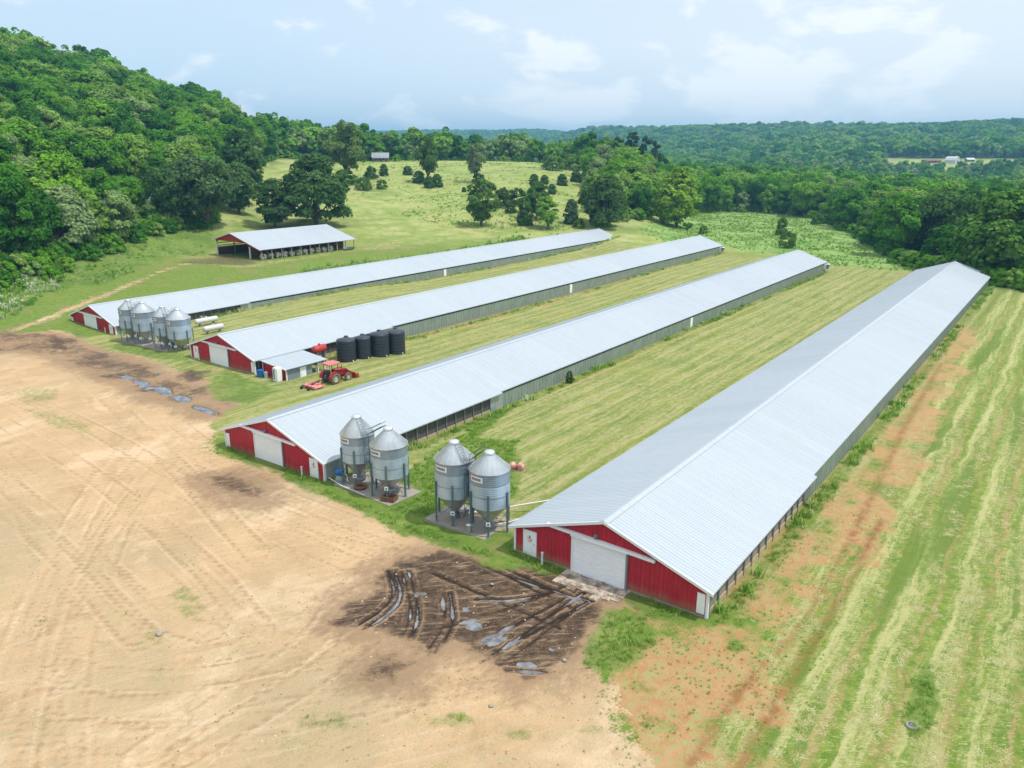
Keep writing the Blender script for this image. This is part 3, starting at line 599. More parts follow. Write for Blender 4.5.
# ------------------------------------------------------------------ lean-to shed
lz = -.72; lx0, lx1, ly0, ly1 = -79.0, -74.6, 57.0, 63.0
s = thing('lean_to_shed', (lx0, ly0, lz), 'small lean-to shed with red end wall and blue-grey side against a poultry house', 'shed'); lw = lx1-lx0; ll = ly1-ly0
zt = lambda x: 2.45-(x+.4)*(.42/4.8)*1.1
MB().prism([(0, -.3), (lw, -.3), (lw, zt(lw)-.05), (0, zt(0)-.05)], 0, .1).build('end_wall', M_red, s)
M_blue = mat('blue_grey_siding', (.22, .29, .35), .5, .2, fn=lambda N: dict(col=N.mix(N.noise(N.vec('MULTIPLY', N.obj(), (4, 4, .5)), 1.2, 4), (.17, .23, .29), (.30, .37, .42))))
w = MB().bb(lw-.08, lw, .1, 3.9, -.3, zt(lw)-.05); y = .3
while y < 3.8: w.bb(lw-.002, lw+.02, y-.02, y+.02, -.1, zt(lw)-.07); y += .3
w.build('side_wall', M_blue, s)
d = MB().bb(lw, lw+.05, 2.05, 2.95, .02, 1.75).build('door', M_white, s); MB().tube([(lw+.05, 2.15, .85), (lw+.1, 2.15, .85), (lw+.1, 2.27, .85)], .02, 6).build('handle', M_grey, d)
MB().bb(0.05, .13, .1, ll, -.3, 2.3).build('back_wall', M_dark, s)
MB().bb(.13, lw-.1, 3.82, 3.88, -.3, 1.9).build('inner_wall', M_grey, s)
for yy in (5.95, 4.9): MB().bb(lw-.12, lw, yy-.06, yy+.06, -.3, zt(lw)-.06).build('post', M_trim, s)
rf = MB(); ribbed(rf, 1, -.25, ll+.2, lw+.35, -.35, .02, .3, lambda x: zt(x)); rf.quad((-.35, -.25, zt(-.35)-.04), (lw+.35, -.25, zt(lw+.35)-.04), (lw+.35, ll+.2, zt(lw+.35)-.04), (-.35, ll+.2, zt(-.35)-.04)); rf.build('roof', M_roof, s)
MB().prism([(-.35, zt(-.35)-.08), (lw+.37, zt(lw+.37)-.08), (lw+.37, zt(lw+.37)+.05), (-.35, zt(-.35)+.05)], -.3, -.252).build('rake_trim', M_trim, s)
MB().bb(lw-.05, lw+.06, -.05, .1, -.3, zt(lw)-.06).build('corner_trim', M_trim, s); MB().bb(-.05, .06, -.05, -.002, -.3, zt(0)-.1).build('corner_trim', M_trim, s)
# things inside and before the shed
def cyl_thing(name, m, loc, r, h, label, cat, bands=2, lid=None):
    t = thing(name, loc, label, cat); pr = [(0, 0), (r, 0)]
    for k in range(bands+1): z = h*k/(bands+1); pr += [(r, z+.02), (r, z+h/(bands+1)-.05), (r*1.03, z+h/(bands+1)-.03)]
    pr += [(r, h), (r*.92, h+.02), (0, h+.02)]; MB().lathe(pr, 20).build('drum', m, t); MB().lathe([(0, h+.05), (.06, h+.05), (.06, h+.02)], 10, (r*.6, 0, 0)).build('cap', lid or m, t); return t
M_bluep = mat('blue_plastic', (.01, .12, .38), .4)
cyl_thing('barrel', M_bluep, (-78.3, 56.0, T1(-78.3, 56.0)), .36, .9, 'blue plastic barrel beside the red end wall of the lean-to shed', 'barrel')
cyl_thing('barrel', mat('grey_plastic', (.33, .4, .42), .5), (-77.6, 56.3, T1(-77.6, 56.3)), .22, .75, 'slim pale grey drum between blue barrel and red shed wall', 'drum')
z = T1(-75.3, 56.25); t = thing('upright_tank', (-75.3, 56.25, z), 'tall white cabinet-like tank standing at the shed front corner', 'tank')
MB().prism([(-.42, .05), (.42, .05), (.42, 1.62), (.34, 1.72), (-.34, 1.72), (-.42, 1.62)], -.35, .35).build('body', M_white, t); MB().bb(-.46, .46, -.4, .4, 0, .06).build('plinth', M_conc, t); MB().tube([(-.1, 0, 1.7), (-.1, 0, 2.1)], .06, 8).build('vent_pipe', M_pvc, t); MB().bb(-.3, -.06, -.37, -.352, .3, 1.5).build('panel', M_grey, t)
bk = thing('bucket', (-75.0, 61.9, T1(-75, 61.9)), 'white bucket inside the open bay of the lean-to shed', 'bucket'); MB().lathe([(0, 0), (.15, 0), (.19, .42), (.17, .42), (.14, .04)], 14).build('pail', M_pvc, bk); MB().tube([(-.18, 0, .4), (-.1, 0, .55), (.1, 0, .55), (.18, 0, .4)], .012, 6).build('handle', M_grey, bk)
t = thing('workbench', (-76.6, 61.2, T1(-76.6, 61.2)), 'dark workbench in the open bay of the lean-to shed', 'bench'); MB().bb(-.4, .4, -.8, .8, .8, .88).build('bench_top', M_wood, t)
for a in (-.33, .33):
    for b in (-.7, .7): MB().bb(a-.04, a+.04, b-.04, b+.04, 0, .8).build('leg', M_wood, t)

# ------------------------------------------------------------------ feed bins
def galv_fn(a, b, m):
    def f(N):
        o = N.obj(); x, y, z = N.xyz(o); n = N.noise(N.vec('MULTIPLY', o, (1, 1, .5)), 1.3, 4, .6); s = N.noise(N.vec('MULTIPLY', o, (6, 6, .3)), 1, 3, .6)
        c = N.mix(N.step(n, .35, .7), a, b); c = N.mix(N.mul(N.step(s, .55, .75), .25), c, (.36, .38, .39)); return dict(col=c, rough=N.step(n, .3, .7, .36, .5), metal=m)
    return f
M_galv = mat('galvanised_bin', (.5, .55, .6), .4, .6, fn=galv_fn((.40, .52, .63), (.50, .61, .71), .45))
M_galvd = mat('dull_galvanised_bin', (.3, .35, .4), .45, .5, fn=galv_fn((.26, .34, .41), (.33, .40, .47), .45))
M_cone = mat('bin_roof_metal', (.66, .68, .7), .34, .8, fn=galv_fn((.62, .65, .68), (.72, .74, .75), .75))
M_hop = mat('hopper_metal', (.55, .55, .55), .36, .85, fn=galv_fn((.46, .46, .45), (.6, .6, .58), .85))
M_leg = mat('bin_leg_steel', (.13, .19, .22), .5, .4)
def feed_bin(loc, label, r=1.42, h0=1.95, h1=4.65, hp=5.75, ladder=True, to=None, a0=-57):
    t = thing('feed_bin', loc, label, 'feed bin', 'corrugated steel feed bins on legs')
    def ring(z0, z1):
        n = int((z1-z0)/.05); return [(r+.013*math.sin(k*math.pi*.66), z0+(z1-z0)*k/n) for k in range(n+1)]
    zb = h1-.34*(h1-h0); zc = h0+.33*(h1-h0)
    MB().lathe(ring(zb, h1), 40).build('upper_ring', M_galvd, t); b = MB().lathe(ring(h0, zb), 40); b.build('barrel', M_galv, t)
    MB().lathe([(r+.018, zc-.02), (r+.022, zc+.02)], 40).build('ring_seam', M_galvd, t)
    MB().lathe([(r-.01, h0+.02), (r-.03, h0-.02), (.23, .5), (.23, .36), (0, .36)], 40).build('hopper', M_hop, t)
    c = MB().lathe([(r+.05, h1-.04), (r+.06, h1), (.34, hp-.05), (.34, hp)], 40)
    for k in range(20):
        a = 2*math.pi*k/20; c.tube([((r+.05)*math.cos(a), (r+.05)*math.sin(a), h1+.01), (.34*math.cos(a), .34*math.sin(a), hp-.03)], .007, 4, False)
    rf = c.build('cone_roof', M_cone, t); MB().lathe([(.38, hp-.02), (.38, hp+.12), (.30, hp+.2), (0, hp+.22)], 20).build('lid', M_cone, rf)
    for k in range(6):
        a = rad(a0+60*k); x, y = (r+.06)*math.cos(a), (r+.06)*math.sin(a)
        lg = MB().box((x, y, (h0+1.15)/2), (.09, .15, h0+1.15), a).build('leg', M_leg, t)
        MB().box((x, y, .02), (.3, .3, .03), a).build('foot_plate', M_grey, lg)
        if k in (0, 5):
            if k == 0:
                q = MB().box(((r+.13)*math.cos(a), (r+.13)*math.sin(a), 1.0), (.02, .3, .3), a).build('marker_plate', M_signwht, lg)
                MB().box(((r+.145)*math.cos(a), (r+.145)*math.sin(a), 1.0), (.012, .12, .12), a).build('marker_symbol', M_signblk, q)
    br = MB()
    for k in range(6):
        a, b = rad(a0+60*k), rad(a0+60*k+60); R = r+.04
        br.tube([(R*math.cos(a), R*math.sin(a), .25), (R*math.cos(b), R*math.sin(b), 1.6)], .022, 5)
    br.build('cross_brace', M_leg, t)
    # maker's label: white plate, red block and dark lettering
    def arc(mb, a1, a2, z0, z1, rr, n=8):
        for k in range(n):
            p, q = a1+(a2-a1)*k/n, a1+(a2-a1)*(k+1)/n
            mb.quad((rr*math.cos(p), rr*math.sin(p), z0), (rr*math.cos(q), rr*math.sin(q), z0), (rr*math.cos(q), rr*math.sin(q), z1), (rr*math.cos(p), rr*math.sin(p), z1))
    zl = (zb+h1)/2+.03; pl = MB(); arc(pl, rad(-115), rad(-72), zl-.2, zl+.2, r+.022); pl = pl.build('maker_label', M_signwht, t)
    q = MB(); arc(q, rad(-111), rad(-105.5), zl-.11, zl+.11, r+.027, 2); q.build('red_letter', M_signred, pl)
    q = MB()
    for k in range(5): a = -103.5+k*5.4; arc(q, rad(a), rad(a+1.6), zl-.10, zl+.10, r+.027, 1); arc(q, rad(a), rad(a+3.9), zl+.045, zl+.10, r+.0285, 1); arc(q, rad(a+2.6), rad(a+3.9), zl-.10, zl+.04, r+.0275, 1); arc(q, rad(a), rad(a+3.9), zl-.03, zl+.02, r+.0288, 1)
    q.build('label_lettering', M_signblk, pl)
    def lad(pts_l, pts_r, n, name):
        m = MB(); m.tube(pts_l, .022, 5); m.tube(pts_r, .022, 5)
        for k in range(n): f = (k+.5)/n; m.tube([Vector(pts_l[0]).lerp(Vector(pts_l[-1]), f), Vector(pts_r[0]).lerp(Vector(pts_r[-1]), f)], .014, 4)
        return m.build(name, M_leg, t)
    if ladder:
        a = rad(-18); e = Vector((math.cos(a), math.sin(a), 0)); s_ = Vector((-e.y, e.x, 0))*.22
        p0, p1 = e*(r+.2)+V(0, 0, .9), e*(r+.2)+V(0, 0, h1+.55); lad([p0-s_, p1-s_], [p0+s_, p1+s_], 14, 'ladder')
        p0, p1 = e*(r+.06)+V(0, 0, h1+.12), e*.42+V(0, 0, hp+.08); lad([p0-s_, p1-s_], [p0+s_, p1+s_], 7, 'roof_ladder')
        cg = MB()
        for z in (2.4, 3.1, 3.8, 4.5): cg.tube([e*(r+.2)-s_*1.2+V(0, 0, z), e*(r+.5)-s_*1.3+V(0, 0, z), e*(r+.72)+V(0, 0, z), e*(r+.5)+s_*1.3+V(0, 0, z), e*(r+.2)+s_*1.2+V(0, 0, z)], .016, 4)
        cg.build('ladder_cage', M_leg, t)
        if to:
            dv = Vector((to[0]-loc[0], to[1]-loc[1], to[2]-loc[2])); u = V(dv.x, dv.y, 0).normalized(); sd = V(-u.y, u.x, 0)*.25
            p0 = u*(r+.1)+V(0, 0, h1+.2); p1 = dv-u*.5+V(0, 0, hp+.02); bm_ = MB()
            for s2 in (-1, 1): bm_.tube([p0+sd*s2, p1+sd*s2], .03, 5); bm_.tube([p0+sd*s2+V(0, 0, .4), p1+sd*s2+V(0, 0, .3)], .02, 5)
            for k in range(9): f = k/8; bm_.tube([(p0-sd).lerp(p1-sd, f), (p0+sd).lerp(p1+sd, f)], .018, 4)
            bm_.build('catwalk', M_leg, t)
    bt = MB().prism([(-.25, .08), (.25, .08), (.2, .4), (-.2, .4)], -.35, .35).build('unloading_boot', M_galvd, t); return t
BINS = [((-44.81, 40.66, .14), 'left-hand bin of the pair at the corner of the house with two doors in front', 1.36, (-41.08, 40.46, .2)), ]
def pad(poly, ztop, name='concrete_slab'):
    print('slab', ztop, [round(T1(*q), 2) for q in poly])
    tag(MB().prism(poly, -.6, ztop, 'XY').build(name, M_conc), kind='structure')
pad([(-46.0, 38.9), (-39.4, 38.6), (-39.2, 42.0), (-46.0, 42.2)], .36); pad([(-35.4, 38.1), (-29.0, 38.15), (-29.0, 41.6), (-35.4, 41.7)], .68)
pad([(-112, 56.2), (-96.8, 56.2), (-96.8, 59.8), (-112, 59.8)], -.2)
feed_bin((-44.81, 40.66, .36), 'feed bin with ladder touching the red and white barn corner, left of its pair', 1.36, to=(-41.08, 40.46, .36), hp=5.45, h1=4.2)
feed_bin((-41.08, 40.46, .36), 'plain feed bin without ladder on the slab where round hoppers meet brown rubble', 1.45, ladder=False, h1=4.15, hp=5.3, h0=1.65)
feed_bin((-33.76, 39.68, .68), 'feed bin with caged ladder on the slab with white buckets, middle of the yard edge', 1.42, to=(-30.67, 39.8, .68))
feed_bin((-30.67, 39.8, .68), 'feed bin nearest the front of the wide nearest poultry house', 1.42, ladder=False, h1=4.6, hp=5.65)
feed_bin((-110.16, 57.6, -.25), 'narrow feed bin leftmost in the far row of four', 1.4, to=(-106.65, 57.75, -.25))
feed_bin((-106.65, 57.75, -.25), 'wide feed bin second from left in the far row of four', 1.55, ladder=False)
feed_bin((-101.6, 57.8, -.25), 'narrow laddered feed bin third from left in the far row of four', 1.4, to=(-98.24, 58, -.25))
feed_bin((-98.24, 58.0, -.25), 'wide feed bin rightmost in the far row of four, near a white gas tank', 1.6, ladder=False)

# ------------------------------------------------------------------ open hay shed
sz = 1.0; S0 = (-176.7, 117.0); SL = 30.0
s = thing('hay_shed', (S0[0], S0[1], sz), 'open-sided hay shed with pale metal roof and red gable before the woods', 'shed')
XR, XM, XE = 6.7, 13.3, 18.3; ZL, ZRg, ZM, ZE = 4.0, 5.86, 3.75, 2.5
def zs_(x): return ZL+(ZRg-ZL)*(x+.4)/(XR+.4) if x < XR else ZRg-(ZRg-ZE)*(x-XR)/(XE-XR)
MB().prism([(0, zs_(0)-.9), (1.2, zs_(0)-.35), (XM-1.5, zs_(0)-.35), (XM, zs_(XM)-1.0), (XM+.2, zs_(XM)-1.0), (XE-.2, zs_(XE)-.5), (XE-.2, zs_(XE)-.08), (XR, ZRg-.08), (0, zs_(0)-.08)], 0, .1).build('gable_wall', M_red, s)
rf = MB(); ribbed(rf, -1, -.5, SL+.4, XR+.6, 0, .05, .3, lambda x: zs_(XR-x) if x < XR else zs_(0)-.2); 
for k in range(len(rf.v)): rf.v[k] = (rf.v[k][0]+XR, rf.v[k][1], rf.v[k][2])
r2 = MB(); ribbed(r2, 1, -.5, SL+.4, XE-XR, 0, .05, .3, lambda x: zs_(XR+x))
rf._a([(v[0]+XR, v[1], v[2]) for v in r2.v], r2.f)
rf.quad((-.6, -.5, zs_(0)-.25), (XR, -.5, ZRg-.04), (XR, SL+.4, ZRg-.04), (-.6, SL+.4, zs_(0)-.25)).quad((XR, -.5, ZRg-.04), (XE, -.5, zs_(XE)-.04), (XE, SL+.4, zs_(XE)-.04), (XR, SL+.4, ZRg-.04)); rf.build('roof', M_roof, s)
MB().prism([(-.6, zs_(0)-.3), (XR, ZRg-.1), (XE, zs_(XE)-.12), (XE, zs_(XE)+.07), (XR, ZRg+.08), (-.6, zs_(0)-.12)], -.56, -.502).build('rake_trim', M_trim, s)
M_brown = mat('shaded_brown_boards', (.16, .09, .045), .9, fn=lambda N: dict(col=N.mix(N.noise(N.obj(), 2.5, 4), (.05, .025, .018), (.15, .075, .04))))
for x in (0, XM):
    for k in range(7): y = .05+SL*k/6; MB().bb(x-.13, x+.13, y-.13+.1, y+.13+.1, -1, zs_(x)-.1).build('post', M_trim if k == 0 else M_wood, s)
for k in range(11): y = .15+(SL-.3)*k/10; MB().bb(XE-.6, XE-.42, y-.09, y+.09, -1, zs_(XE)-.1).build('post', M_wood, s)

for z in (2.2, 2.9): MB().bb(-.06, .02, .3, SL, z, z+.2).build('side_rail', M_wood, s)
MB().bb(XM-.06, XM+.06, .4, SL, .0, zs_(XM)-.1).build('inner_wall', M_brown, s); MB().bb(-.07, .03, .3, SL, -.5, 2.0).build('side_wall', M_brown, s); MB().bb(.1, XM, SL-.1, SL, -.5, 3.8).build('back_wall', M_brown, s)  # solid side wall added and boards coloured dark to deepen the shade inside
M_wrap = mat('white_bale_wrap', (.7, .7, .68), .5, fn=lambda N: dict(col=N.mix(N.step(N.noise(N.obj(), 1.6, 3), .5, .6), (.50, .49, .45), (.09, .085, .075))))
for k in range(11):
    y = S0[1]+1.3+2.1*k
    m = MB(); m.lathe([(0, -.55), (.66, -.55), (.74, -.45), (.74, .45), (.66, .55), (0, .55)], 18, (0, 0, 0), 'X'); z = T1(S0[0]+XE-.1, y)
    b = tag(m.build('round_bale', M_wrap, None, (S0[0]+XE-1.5, y, max(z, sz-.4)+.72)), 'white wrapped round bale in the row under the low eave of the open shed', 'bale', 'round bales along the shed'); b.rotation_euler = (k*1.3, 0, .08*math.sin(k*3))
t = thing('feed_trough', (S0[0]+XE+.6, S0[1]+SL-3, T1(S0[0]+XE+.6, S0[1]+SL-3)), 'dark trough on the pale strip at the far end of the open shed', 'trough')
MB().prism([(-.5, .3), (.5, .3), (.7, .9), (.6, .9), (.42, .4), (-.42, .4), (-.6, .9), (-.7, .9)], -1.5, 1.5).build('trough_body', M_grey, t)
for y in (-1.2, 1.2): MB().bb(-.4, .4, y-.06, y+.06, 0, .3).build('leg', M_wood, t)

# ------------------------------------------------------------------ tanks
M_poly = mat('black_poly_tank', (.02, .027, .04), .45, fn=lambda N: dict(col=N.mix(N.noise(N.obj(), .9, 4), (.014, .02, .032), (.035, .045, .062)), rough=.42))
for (tx, ty, r, h), lb in zip(((-76.0, 67.9, 1.24, 2.9), (-75.35, 70.2, 1.06, 2.85), (-74.75, 72.7, 1.3, 3.1), (-74.35, 75.4, 1.3, 3.1)),
        ('black water tank nearest the lean-to shed, first of four', 'narrowest black water tank, between two wider ones', 'wide black water tank third from the lean-to shed', 'wide black water tank at the far end of the row of four')):
    t = thing('water_tank', (tx, ty, T1(tx, ty)-.05), lb, 'water tank', 'black plastic water tanks')
    pr = [(0, 0), (r, 0)]
    for k in range(7): z0 = h*k/7*.97; pr += [(r, z0+.06), (r*1.012, z0+.1), (r*1.012, z0+.34), (r, z0+.38)]
    b = MB().lathe(pr+[(r, h*.97), (r*.96, h), (r*.6, h+.13), (.3, h+.2), (0, h+.2)], 36).build('tank_shell', M_poly, t)
    MB().lathe([(.0, h+.26), (.28, h+.26), (.3, h+.2), (.3, h+.08)], 18, (-r*.45, r*.45, .02)).build('manhole_lid', M_poly, t)
    MB().tube([(r*.99, -.1, .25), (r+.14, -.1, .25), (r+.14, -.1, .05)], .05, 8).build('outlet_pipe', M_pvc, t)
M_oldwht = mat('dull_white_tank', (.55, .56, .55), .5)
def tank_h(loc, r, L, m, label, cat, legs=.35, axis='Y', name='gas_tank', legm=None):
    t = thing(name, loc, label, cat); h = r+legs; pr = [(0, -L/2)]
    for a in (20, 40, 65, 90): pr.append((r*math.sin(rad(a)), -L/2+r*.55*(1-math.cos(rad(a)))))
    pr += [(p, -q) for p, q in pr[::-1]]
    b = MB().lathe(pr, 24, (0, 0, h), axis).build('tank_shell', m, t)
    for q in (-L*.3, L*.3):
        c = (0, q, legs/2) if axis == 'Y' else (q, 0, legs/2); sz_ = (r*1.3, .14, legs+.25) if axis == 'Y' else (.14, r*1.3, legs+.25)
        MB().box(c, sz_).build('saddle', legm or M_conc, t)
    MB().lathe([(.16, h+r-.05), (.16, h+r+.14), (.1, h+r+.2), (0, h+r+.2)], 14).build('valve_dome', m, t); return t
_g1, _g2 = G(207, 325), G(214, 333)
tank_h((_g1.x, _g1.y, _g1.z), .42, 4.0, M_oldwht, 'white gas tank lying between two houses behind the four bins, farther one', 'gas tank')
tank_h((_g2.x, _g2.y, _g2.z), .42, 3.4, M_oldwht, 'white gas tank half hidden by a red gable roof, nearer one', 'gas tank')
M_fuel = mat('red_fuel_tank', (.5, .035, .03), .45, fn=lambda N: dict(col=N.mix(N.noise(N.obj(), 1.5, 4), (.33, .02, .02), (.48, .05, .04))))
tank_h((-77.4, 64.6, T1(-77.4, 64.6)), .5, 2.1, M_fuel, 'red fuel tank raised on stand behind the lean-to shed roof', 'fuel tank', 1.55, 'Y', 'fuel_tank', M_grey)
M_faded = mat('faded_red_plastic', (.55, .16, .12), .6, fn=lambda N: dict(col=N.mix(N.step(N.noise(N.obj(), 2.2, 3), .4, .65), (.50, .16, .13), (.58, .40, .35))))
t = thing('feed_hopper', (-35.6, 49.9, T1(-35.6, 49.9)-.12), 'faded red two-humped tank on pale skid in grass behind the bins', 'tank', None, .4)
t.scale = (.8, .8, .8); MB().bb(-.8, .95, -.45, .45, .05, .22).build('skid', M_conc, t)
for x in (-.42, .48): MB().lathe([(0, -.4), (.3, -.38), (.42, -.25), (.44, 0), (.42, .25), (.3, .38), (0, .4)], 16, (x, 0, .55), 'Y').build('tank_lobe', M_faded, t)

# ------------------------------------------------------------------ tractor and mower
M_tred = mat('tractor_red', (.38, .015, .025), .38, fn=lambda N: dict(col=N.mix(N.noise(N.obj(), 3, 3), (.30, .012, .02), (.44, .03, .035))))
M_canopy = mat('sun_faded_canopy', (.62, .16, .17), .5); M_tyre = mat('dusty_tyre', (.2, .15, .09), .9, fn=lambda N: dict(col=N.mix(N.noise(N.obj(), 5, 3), (.05, .045, .035), (.32, .24, .14)))); M_rim = mat('pale_rim', (.55, .55, .53), .4); M_tdark = mat('tractor_dark', (.03, .03, .035), .5)
tz = T1(-69.3, 60)
t = thing('tractor', (-69.3, 59.2, tz), 'red tractor with faded pink canopy and front loader beside the lean-to shed', 'tractor')
def wheel(x, y, r, w):
    g = MB().lathe([(r*.55, -w/2), (r*.9, -w/2), (r, -w*.35), (r, w*.35), (r*.9, w/2), (r*.55, w/2), (r*.5, w*.3)], 26, (x, y, r), 'X')
    for k in range(18): a = 2*math.pi*k/18; g.box((x, y+r*math.cos(a), r+r*math.sin(a)), (w*.95, .07, .07), 0, -a)
    q = MB().lathe([(0, -w*.32), (r*.2, -w*.32), (r*.25, -w*.15), (r*.5, -w*.2), (r*.57, -w*.42), (r*.57, w*.42), (r*.5, w*.2), (r*.25, w*.15), (r*.2, w*.32), (0, w*.32)], 20, (x, y, r), 'X')
    o = bpy.data.objects.new('wheel', None); COL.objects.link(o); o.parent = t; g.build('tyre', M_tyre, o); q.build('rim', M_rim, o)
for sx in (-1, 1): wheel(sx*.85, 0, .68, .42); wheel(sx*.78, 2.05, .47, .3)
MB().prism([(.7, .75), (2.45, .75), (2.5, 1.0), (2.42, 1.28), (.75, 1.42)], -.33, .33, 'YZ').build('hood', M_tred, t)
MB().prism([(-.5, .5), (2.2, .5), (2.2, .78), (.6, .85), (-.4, .9)], -.28, .28, 'YZ').build('chassis', M_tdark, t)
MB().bb(-.3, .3, 2.42, 2.5, .78, 1.15).build('grille', M_tdark, t); MB().bb(-.75, .75, -.06, .06, .62, .74).bb(-.7, .7, 2.0, 2.1, .42, .52).build('axle', M_tdark, t)
for sx in (-1, 1):
    m = MB()
    for k in range(7):
        a = rad(25+k*22); b = rad(25+(k+1)*22); R = .78
        m.prism([(R*math.cos(a), .68+R*math.sin(a)), (R*math.cos(b), .68+R*math.sin(b)), ((R+.04)*math.cos(b), .68+(R+.04)*math.sin(b)), ((R+.04)*math.cos(a), .68+(R+.04)*math.sin(a))], sx*.62, sx*1.05, 'YZ')
    m.build('fender', M_tred, t)
MB().bb(-.25, .25, -.35, .15, .95, 1.08).bb(-.25, .25, -.42, -.32, 1.05, 1.5).build('seat', M_tdark, t); MB().lathe([(.2, 1.42), (.22, 1.44), (.2, 1.46), (.18, 1.44), (.2, 1.42)], 16, (0, .5, 0)).tube([(0, .75, 1.2), (0, .5, 1.44)], .025, 6).build('steering_wheel', M_tdark, t)
for sx in (-1, 1):
    for y in (-.45, .75): MB().tube([(sx*.55, y, 1.0), (sx*.52, y, 2.35)], .035, 6).build('canopy_post', M_tdark, t)
MB().prism([(-.62, 2.33), (.62, 2.33), (.68, 2.37), (.6, 2.5), (-.6, 2.5), (-.68, 2.37)], -.75, 1.0).build('canopy', M_canopy, t)
MB().tube([(.25, 1.6, 1.3), (.25, 1.6, 1.95)], .04, 8).build('exhaust', M_tdark, t)
for sx in (-1, 1):
    MB().tube([(sx*.45, .75, 1.45), (sx*.45, 1.9, 1.5), (sx*.45, 2.9, .75), (sx*.45, 3.15, .45)], .07, 6).build('loader_arm', M_tred, t); MB().bb(sx*.45-.06, sx*.45+.06, .65, .85, .55, 1.5).build('loader_post', M_tdark, t)
    MB().lathe([(0, 0), (.07, 0), (.07, .03)], 12, (sx*.2, 2.5, 1.05), 'Y').build('headlight', M_signwht, t)
MB().prism([(3.1, .12), (3.75, .1), (3.78, .14), (3.2, .2), (3.12, .75), (3.06, .75)], -.95, .95, 'YZ').bb(-.97, -.93, 3.1, 3.6, .12, .6).bb(.93, .97, 3.1, 3.6, .12, .6).build('bucket', M_tred, t)
t = thing('mower', (-69.35, 56.6, T1(-69.3, 56.6)), 'red rotary mower deck hitched behind the tractor', 'mower')
M_mred = mat('faded_mower_red', (.5, .09, .08), .55, fn=lambda N: dict(col=N.mix(N.step(N.noise(N.obj(), 2, 3), .42, .6), (.42, .05, .05), (.62, .28, .24))))
MB().prism([(-1.1, .28), (-.95, .42), (.95, .42), (1.1, .28), (1.1, .16), (-1.1, .16)], -.75, .7).build('deck', M_mred, t); MB().lathe([(0, .6), (.18, .6), (.22, .42)], 12).build('gearbox', M_tdark, t)
MB().tube([(0, .05, .55), (0, 1.7, .72)], .06, 8).build('drive_shaft', M_tdark, t); MB().tube([(-.45, .6, .42), (0, 1.3, .85), (.45, .6, .42)], .045, 6).tube([(0, 1.3, .85), (0, -.6, .45)], .04, 6).build('hitch_frame', M_mred, t)
for sx in (-.6, .6): MB().tube([(sx, -.7, .42), (sx, -1.15, .42)], .04, 6).build('wheel_arm', M_tdark, t); MB().lathe([(0, -.08), (.18, -.08), (.22, 0), (.18, .08), (0, .08)], 16, (sx, -1.2, .2), 'X').build('tail_wheel', M_rubber, t)

# ------------------------------------------------------------------ small things round the bins
def bucket(x, y, z, label, r=.17, h=.4):
    t = thing('bucket', (x, y, z), label, 'bucket', 'white buckets'); MB().lathe([(0, 0), (r*.85, 0), (r, h), (r*1.06, h), (r*1.06, h+.03), (0, h+.035)], 16).build('pail', M_pvc, t); MB().tube([(-r, 0, h*.9), (-r*.6, -.12, h*.6), (r*.6, -.12, h*.6), (r, 0, h*.9)], .01, 5).build('handle', M_grey, t)
bx, by = P(462, 517, .68); bucket(bx, by, .68, 'white bucket left of its twin under the laddered bin', .2, .5)
bx, by = P(466.5, 515, .68); bucket(bx, by, .68, 'white bucket right of its twin under the laddered bin', .2, .5)
bx, by = P(469, 532, .68); bucket(bx, by, .68, 'lone white bucket at the front edge of the slab', .19, .55)
def auger(pts, label, r=.07): tag(MB().tube(pts, r, 8).build('auger_pipe', M_pvc), label, 'pipe')
auger([(-30.67, 39.9, .75), (-29.4, 41.0, 1.1), (-27.3, 43.0, 2.0)], 'pale auger pipe from the rightmost bin up to the nearest house wall')
auger([(-33.76, 39.9, .75), (-31.5, 42.4, .95), (-27.35, 45.4, 1.9)], 'pale auger pipe from the laddered bin to the nearest house wall', .06)
auger([(-41.08, 40.7, .45), (-43.5, 43.2, .9), (-47.2, 45.5, 1.5)], 'pale auger pipe from the plain bin back to the barn wall', .06)
auger([(-46.9, 39.2, .55), (-45.2, 38.9, .45), (-42.2, 38.7, .43)], 'white pipe lying along the front edge of the left slab', .035)
auger([(-98.24, 58.2, .1), (-96.2, 60.4, .6), (-92.95, 62.5, 1.4)], 'pale auger pipe from the far row of bins to a red-ended house')
t = thing('pump_motor', (-46.0, 39.6, .37), 'blue pump motor on grey stand at the barn corner beside the bins', 'pump', None, .5)
MB().lathe([(0, -.35), (.2, -.34), (.26, -.2), (.26, .2), (.2, .34), (0, .35)], 16, (0, 0, .75), 'X').build('motor', M_bluep, t); MB().prism([(-.35, 0), (.35, 0), (.22, .5), (-.22, .5)], -.25, .25).build('stand', M_panel, t); MB().tube([(.3, 0, .7), (.6, 0, .55), (.75, -.3, .1)], .06, 8).build('pipe', M_pvc, t)
M_rust = mat('rusty_steel', (.16, .07, .04), .8, fn=lambda N: dict(col=N.mix(N.noise(N.obj(), 4, 4), (.09, .045, .03), (.25, .12, .07))))
t = thing('steel_wheel', (-43.6, 39.6, .37), 'rusty brown wheel lying on the slab between the left bins', 'wheel'); MB().lathe([(.32, 0), (.5, .02), (.55, .12), (.5, .22), (.32, .24), (.28, .12), (.32, 0)], 22).build('rim', M_rust, t); MB().box((0, 0, .12), (.7, .08, .06)).box((0, 0, .12), (.08, .7, .06)).build('spokes', M_rust, t)
